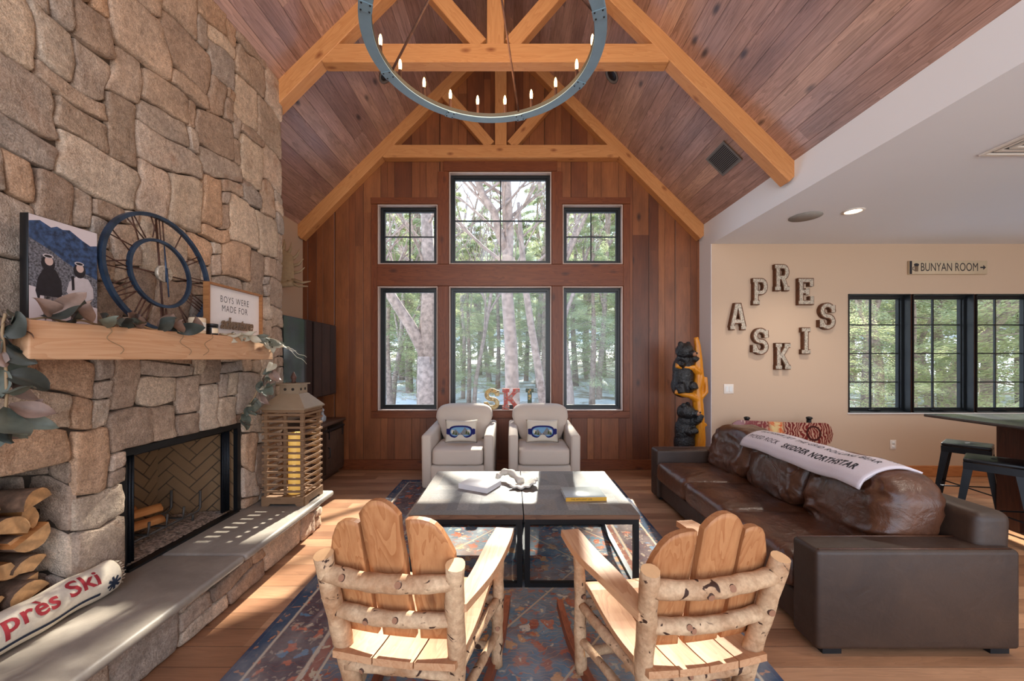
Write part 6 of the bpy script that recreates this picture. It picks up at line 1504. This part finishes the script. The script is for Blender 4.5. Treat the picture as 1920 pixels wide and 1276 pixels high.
ob = snowboard(Lb + 0.2, 0.25, lambda x, z, d: (x, z, -d), 'seat_board', t, flat('dark_seat_board', rgb(120, 84, 70), 0.35, var=0.6, nscale=14)); ob.location = (0.12, -0.17, 0.385)
for s in (-0.39, 0.32):
    b = MB(); b.tube([(s, 0.11, 0.0), (s, 0.10, 0.45), (s, 0.085, 0.735)], 0.024, 12); b.puff((s, 0.082, 0.735), (0.034, 0.034, 0.018), (1, 1), 14, 8); b.build('post', M['black'], t)
    b = MB(); b.tube([(s, 0.10, 0.33), (s, -0.26, 0.33), (s, -0.27, 0.0)], 0.018, 10); b.build('seat_bracket', M['black'], t)

# ------------------------------------------------------------------ island and stools
t = thing('kitchen_island', 'dark wood island with a long black overhanging top at the right', 'island', (5.0, 2.2, 0)); off = Vector((5.0, 2.2, 0))
b = MB(); b.rbox(3.665, 6.3, 0.9, 3.42, 0.895, 0.92, 0.003, 1); b.build('worktop', M['islandtop'], t, off)
b = MB(); b.box(4.25, 6.2, 1.05, 3.19, 0.0, 0.895); b.build('body', M['island'], t, off)
b = MB(); b.box(4.10, 4.25, 3.10, 3.25, 0.0, 0.8948); b.build('corner_post', M['islandpost'], t, off)
b = MB(); b.box(4.10, 4.25, 1.05, 1.2, 0.0, 0.8948); b.build('corner_post', M['islandpost'], t, off)
def stool(x, y, rz, lab):
    t = thing('metal_stool', lab, 'stool', (x, y, 0), rz, 'black metal counter stools'); H = 0.62; s = 0.152
    b = MB(); b.rbox(-s, s, -s, s, H - 0.030, H, 0.012, 3); b.build('seat', M['stool'], t)
    b = MB(); b.f([b.v((0.045 * math.cos(2 * PI * k / 20), 0.016 * math.sin(2 * PI * k / 20), H + 0.0008)) for k in range(20)]); b.build('seat_slot', M['ink'], t)
    for sx in (1, -1):
        for sy in (1, -1):
            b = MB(); a, f_ = s - 0.006, s + 0.058; w0, w1 = 0.052, 0.026
            top = [(sx * a, sy * a), (sx * (a - w0), sy * a), (sx * (a - w0), sy * (a - 0.004)), (sx * (a - 0.004), sy * (a - 0.004)), (sx * (a - 0.004), sy * (a - w0)), (sx * a, sy * (a - w0))]
            bot = [(sx * f_, sy * f_), (sx * (f_ - w1), sy * f_), (sx * (f_ - w1), sy * (f_ - 0.004)), (sx * (f_ - 0.004), sy * (f_ - 0.004)), (sx * (f_ - 0.004), sy * (f_ - w1)), (sx * f_, sy * (f_ - w1))]
            A_ = [b.v((p[0], p[1], H - 0.0305)) for p in top]; B_ = [b.v((p[0], p[1], 0.0)) for p in bot]
            for k in range(6): b.f([A_[k], A_[(k + 1) % 6], B_[(k + 1) % 6], B_[k]])
            b.f(A_); b.f(B_); b.build('leg', M['stool'], t)
    b = MB()
    for s2 in (1, -1):
        b.box(-s, s, min(s2 * (s - 0.003), s2 * s), max(s2 * (s - 0.003), s2 * s), H - 0.085, H - 0.0305).box(min(s2 * (s - 0.003), s2 * s), max(s2 * (s - 0.003), s2 * s), -s + 0.003, s - 0.003, H - 0.085, H - 0.0305)
    b.build('apron', M['stool'], t)
    b = MB(); q = s + 0.026
    b.tube([(-q, -q, 0.2), (q, q, 0.2)], 0.006, 6); b.tube([(-q, q, 0.212), (q, -q, 0.212)], 0.006, 6); b.build('cross_brace', M['stool'], t)
stool(3.79, 3.02, math.radians(38), 'black metal counter stool tucked under the island overhang, the nearer one')
stool(4.27, 3.60, math.radians(36), 'black metal counter stool behind the island end, the farther one')
# ------------------------------------------------------------------ outside: snowy ground, slope and woods
def gz(x, y):
    d = math.hypot(x * 0.7, y - 4); return -0.9 + 0.055 * max(0, d - 3) + 0.0016 * max(0, d - 12) ** 2 + 0.25 * noise.noise(Vector((x * 0.13, y * 0.13, 1.0)))
b = MB(); b.grid(90, 60, lambda u, v: (-45 + 130 * u, 5.5 + 62 * v, gz(-45 + 130 * u, 5.5 + 62 * v)))
o = b.build('ground_outside', M['ground']); struct(o)
b = MB(); b.grid(80, 30, lambda u, v: (70 * math.sin(-0.75 + 2.15 * u) * (1 + 0.25 * v), 4 + 62 * math.cos(-0.75 + 2.15 * u) * (1 + 0.25 * v) , 3.0 + 22 * v + 2.5 * noise.noise(Vector((u * 14, v * 6, 3))) + 1.2 * noise.noise(Vector((u * 50, v * 16, 3)))))
o = b.build('ground_far_slope', M['hill']); struct(o)

def conifer(H, r, n_lev, seed, q_per, base=0.12):
    rng = random.Random(seed)
    t = MB(); pts = [(0.05 * math.sin(k * 0.7 + seed), 0.05 * math.cos(k * 0.9), H * k / 10) for k in range(11)]
    t.tube(pts, [r * (1 - 0.085 * k) for k in range(11)], 9, jit=0.15)
    c = MB()
    for lv in range(n_lev):
        z = H * (base + (1 - base) * (lv + rng.random()) / n_lev); L = (1 - z / H) ** 0.75 * H * 0.26 * rng.uniform(0.6, 1.15) + 0.3
        a = rng.uniform(0, 2 * PI); dr = rng.uniform(0.1, 0.4); p = Vector((0, 0, z)); d = Vector((math.cos(a), math.sin(a), 0)); sd = Vector((-d.y, d.x, 0))
        end = p + d * L + Vector((0, 0, -dr * L)); t.tube([p, p + d * L * 0.5 + Vector((0, 0, -dr * L * 0.3)), end], [r * 0.10, r * 0.06, r * 0.02], 4)
        for q in range(q_per):
            u = 0.12 + 0.88 * math.sqrt(rng.random()); w = (1.05 - u) * L * 0.42 + 0.12
            o = p + d * L * u + Vector((0, 0, -dr * L * u * u)) + sd * rng.uniform(-w, w) + Vector((0, 0, rng.uniform(-0.10, 0.05)))
            dd = (d + sd * rng.uniform(-0.9, 0.9) + Vector((0, 0, rng.uniform(-0.6, 0.15)))).normalized(); pp = dd.cross(Vector((rng.uniform(-.4, .4), rng.uniform(-.4, .4), 1))).normalized()
            l, ww = rng.uniform(0.06, 0.12), rng.uniform(0.010, 0.022)
            c.f([c.v(o - pp * ww * 0.4), c.v(o + dd * l * 0.5 - pp * ww), c.v(o + dd * l), c.v(o + dd * l * 0.5 + pp * ww)])
    to = t.build('trunk', M['bark']); co = c.build('crown', M['needles'])
    return to, co
def bare_tree(pathbase, r0, seed, depth=5, H=8, lean=(0, 0), spread=0.5, first=None):
    rng = random.Random(seed); b = MB()
    def grow(p, d, L, r, lv):
        pts = [p]; n = 5; dd = d.copy()
        for k in range(n):
            dd = (dd + Vector((rng.uniform(-.13, .13), rng.uniform(-.13, .13), 0.03))).normalized(); pts.append(pts[-1] + dd * L / n)
        b.tube(pts, [r * (1 - 0.45 * k / n) for k in range(n + 1)], 8 if lv < 2 else (5 if lv < 4 else 3), cap=False)
        if lv >= depth: return
        for s in range(3 if lv > 0 else 4):
            i = rng.randint(2, n); a = rng.uniform(0, 2 * PI); sp = rng.uniform(0.35, 0.95) * spread * 1.7
            nd = (dd + Vector((math.cos(a), math.sin(a), 0.15)) * sp).normalized(); grow(pts[i], nd, L * rng.uniform(0.45, 0.72), r * 0.5, lv + 1)
    if first: first(b, grow)
    else: grow(Vector((0, 0, 0)), Vector((lean[0], lean[1], 1)).normalized(), H * 0.45, r0, 0)
    return b.build(pathbase, M['bark'])
protos = []
for k, (H, r, n, q) in enumerate(((9, 0.14, 62, 230), (11, 0.17, 66, 240), (7.5, 0.11, 56, 210))):
    protos.append(conifer(H, r, n + 24, 40 + k, q + 190))
rng = random.Random(77); used = set(); cnt = 0
def place_con(x, y, k, s, label, rz):
    z = gz(x, y) - 0.05; t = thing('evergreen_tree', label, 'tree', (x, y, z), rz, 'evergreens in the woods outside'); t.scale = (s, s, s)
    for src in protos[k]:
        if (k, src.name) not in used: used.add((k, src.name)); o = src
        else: o = src.copy(); C.objects.link(o)
        o.parent = t
    return t
spots_ = []
for ang0, ang1, n, dmin, dmax in ((-24, 24, 34, 13.5, 42), (38, 60, 17, 9.5, 32), (24, 38, 3, 22, 34)):
    for i in range(n):
        a = math.radians(ang0 + (ang1 - ang0) * ((i * 0.618 + 0.13) % 1.0)); d = dmin + (dmax - dmin) * ((i + 0.5) / n) ** 1.0
        spots_.append((d * math.sin(a), d * math.cos(a), d))
for i, (x, y, d) in enumerate(spots_):
    k = i % 3; H = (9, 11, 7.5)[k]; target = min(0.50 * d + 0.7, H * 1.6)
    # the tall middle of the view stays open for bare trees and sky
    if -0.13 < x / d < 0.06 and d < 30: target *= 0.8
    if x > 0.5 * d: target = min(0.62 * d, H * 1.3)
    s = max(0.42, target / H)
    lab = 'evergreen tree standing in the snowy woods outside the gable windows' if x < 0.45 * d else 'evergreen tree standing in the woods outside the casement windows'
    place_con(x, y, k, s, lab, i * 1.3)

def world_at(px, py, Y): return Vector(PX(px, py, Y))
# named bare trunks seen through the panes
Y = 11.0
base = world_at(800, 780, Y); base.z = gz(base.x, Y) - 0.1; fork = world_at(800, 668, Y)
def forked(b, grow):
    b.tube([Vector((0, 0, 0)), fork - base], [0.30, 0.25], 12, jit=0.1); f = fork - base
    tip = world_at(728, 545, Y - 0.4) - base; t2 = f + (tip - f) * 1.9
    b.tube([f, f + (tip - f) * 0.5 + Vector((0.05, 0, 0)), tip, t2], [0.19, 0.16, 0.13, 0.08], 10, jit=0.15)
    up = world_at(796, 300, Y) - base; b.tube([f - Vector((0, 0, 0.2)), f + (up - f) * 0.35 + Vector((0.10, 0, 0)), up], [0.24, 0.20, 0.13], 10, jit=0.15)
    for i in range(9):
        q = f + (up - f) * (0.25 + 0.08 * i); a = i * 2.4; grow(q, Vector((math.cos(a), math.sin(a), 0.8)).normalized(), 1.6, 0.05, 2)
    for i in range(5): grow(f + (tip - f) * (0.6 + 0.22 * i), Vector((-0.4 + 0.3 * i, 0.2, 0.9)).normalized(), 1.4, 0.045, 2)
o = bare_tree('bare_tree', 0.2, 5, 4, first=forked); o.location = base; tag(o, 'bare forked tree with a leaning limb seen through the lower left window', 'tree')
Y = 9.2; base = world_at(958, 770, Y); base.z = gz(base.x, Y) - 0.1
def mid_tree(b, grow):
    p = [world_at(*q) - base for q in ((962, 760, Y), (958, 640, Y), (950, 540, Y), (953, 430, Y), (948, 330, Y), (950, 200, Y))]
    b.tube([Vector((0.05, 0, 0))] + p, [0.19, 0.175, 0.155, 0.14, 0.13, 0.115, 0.06], 12, jit=0.12)
    c = [world_at(*q) - base for q in ((948, 470, Y), (936, 440, Y - .2), (928, 400, Y - .3), (905, 365, Y - .3), (892, 330, Y - .4), (893, 270, Y - .4))]
    b.tube(c, [0.095, 0.095, 0.088, 0.08, 0.072, 0.035], 9, jit=0.15)
    for i, q in enumerate(c[1:]):
        for s in (-1, 1): grow(q, Vector((s * 0.8, 0.2, 0.75)).normalized(), 1.5, 0.04, 2)
    for i in range(8):
        q = p[2].lerp(p[5], i / 8); a = i * 2.1 + 0.5; grow(q, Vector((math.cos(a), math.sin(a) * .5, 0.7)).normalized(), 1.9, 0.045, 2)
o = bare_tree('bare_tree', 0.2, 6, 4, first=mid_tree); o.location = base; tag(o, 'tall bare tree with a crooked limb in the middle windows', 'tree')
Y = 10.5; base = world_at(1022, 775, Y); base.z = gz(base.x, Y) - 0.1
def lean_tree(b, grow):
    p = [world_at(*q) - base for q in ((1020, 765, Y), (1008, 680, Y), (997, 620, Y), (986, 545, Y), (978, 460, Y), (972, 380, Y))]
    b.tube([Vector((0.08, 0, 0))] + p, [0.13, 0.125, 0.11, 0.10, 0.09, 0.075, 0.05], 10, jit=0.2)
    for i in range(5): grow(p[3].lerp(p[5], i / 5), Vector((math.cos(i * 2.2), math.sin(i * 2.2), 0.8)).normalized(), 1.1, 0.03, 3)
o = bare_tree('bare_tree', 0.2, 8, 4, first=lean_tree); o.location = base; tag(o, 'slim leaning bare trunk at the right of the middle lower window', 'tree')
for i, (px, Y_, r, H, lab) in enumerate(((1070, 13, 0.17, 6, 'bare trunk at the left edge of the lower right window'), (1123, 17, 0.14, 7.5, 'thin bare trunk in the lower right window'), (888, 15, 0.09, 7, 'thin dark bare trunk left in the middle lower window'),
                                     (768, 19, 0.2, 9, 'bare trunk far back in the left windows'), (868, 17, 0.10, 8, 'slender bare tree at the left of the tall middle window'), (1010, 20, 0.16, 9, 'bare tree far back right of the middle window'),
                                     (918, 23, 0.16, 10, 'bare tree deep in the woods left of the middle trunk'), (1100, 24, 0.16, 9, 'bare tree deep in the woods in the right windows'), (735, 15, 0.12, 7, 'bare tree at the left edge of the left windows'),
                                     (1640, 9, 0.10, 5, 'bare tree in the left casement window'), (1770, 9.5, 0.20, 6, 'thick bare trunk in the middle casement window'), (1745, 12, 0.12, 6, 'slim bare trunk in the middle casement window'), (1870, 10, 0.13, 6, 'bare trunk in the right casement window'))):
    X = (px - 960) * Y_ / 720; o = bare_tree('bare_tree', r, 60 + i, 4, H * 2, (0.03 * math.sin(i * 2), 0)); o.location = (X, Y_, gz(X, Y_) - 0.1); tag(o, lab, 'tree')
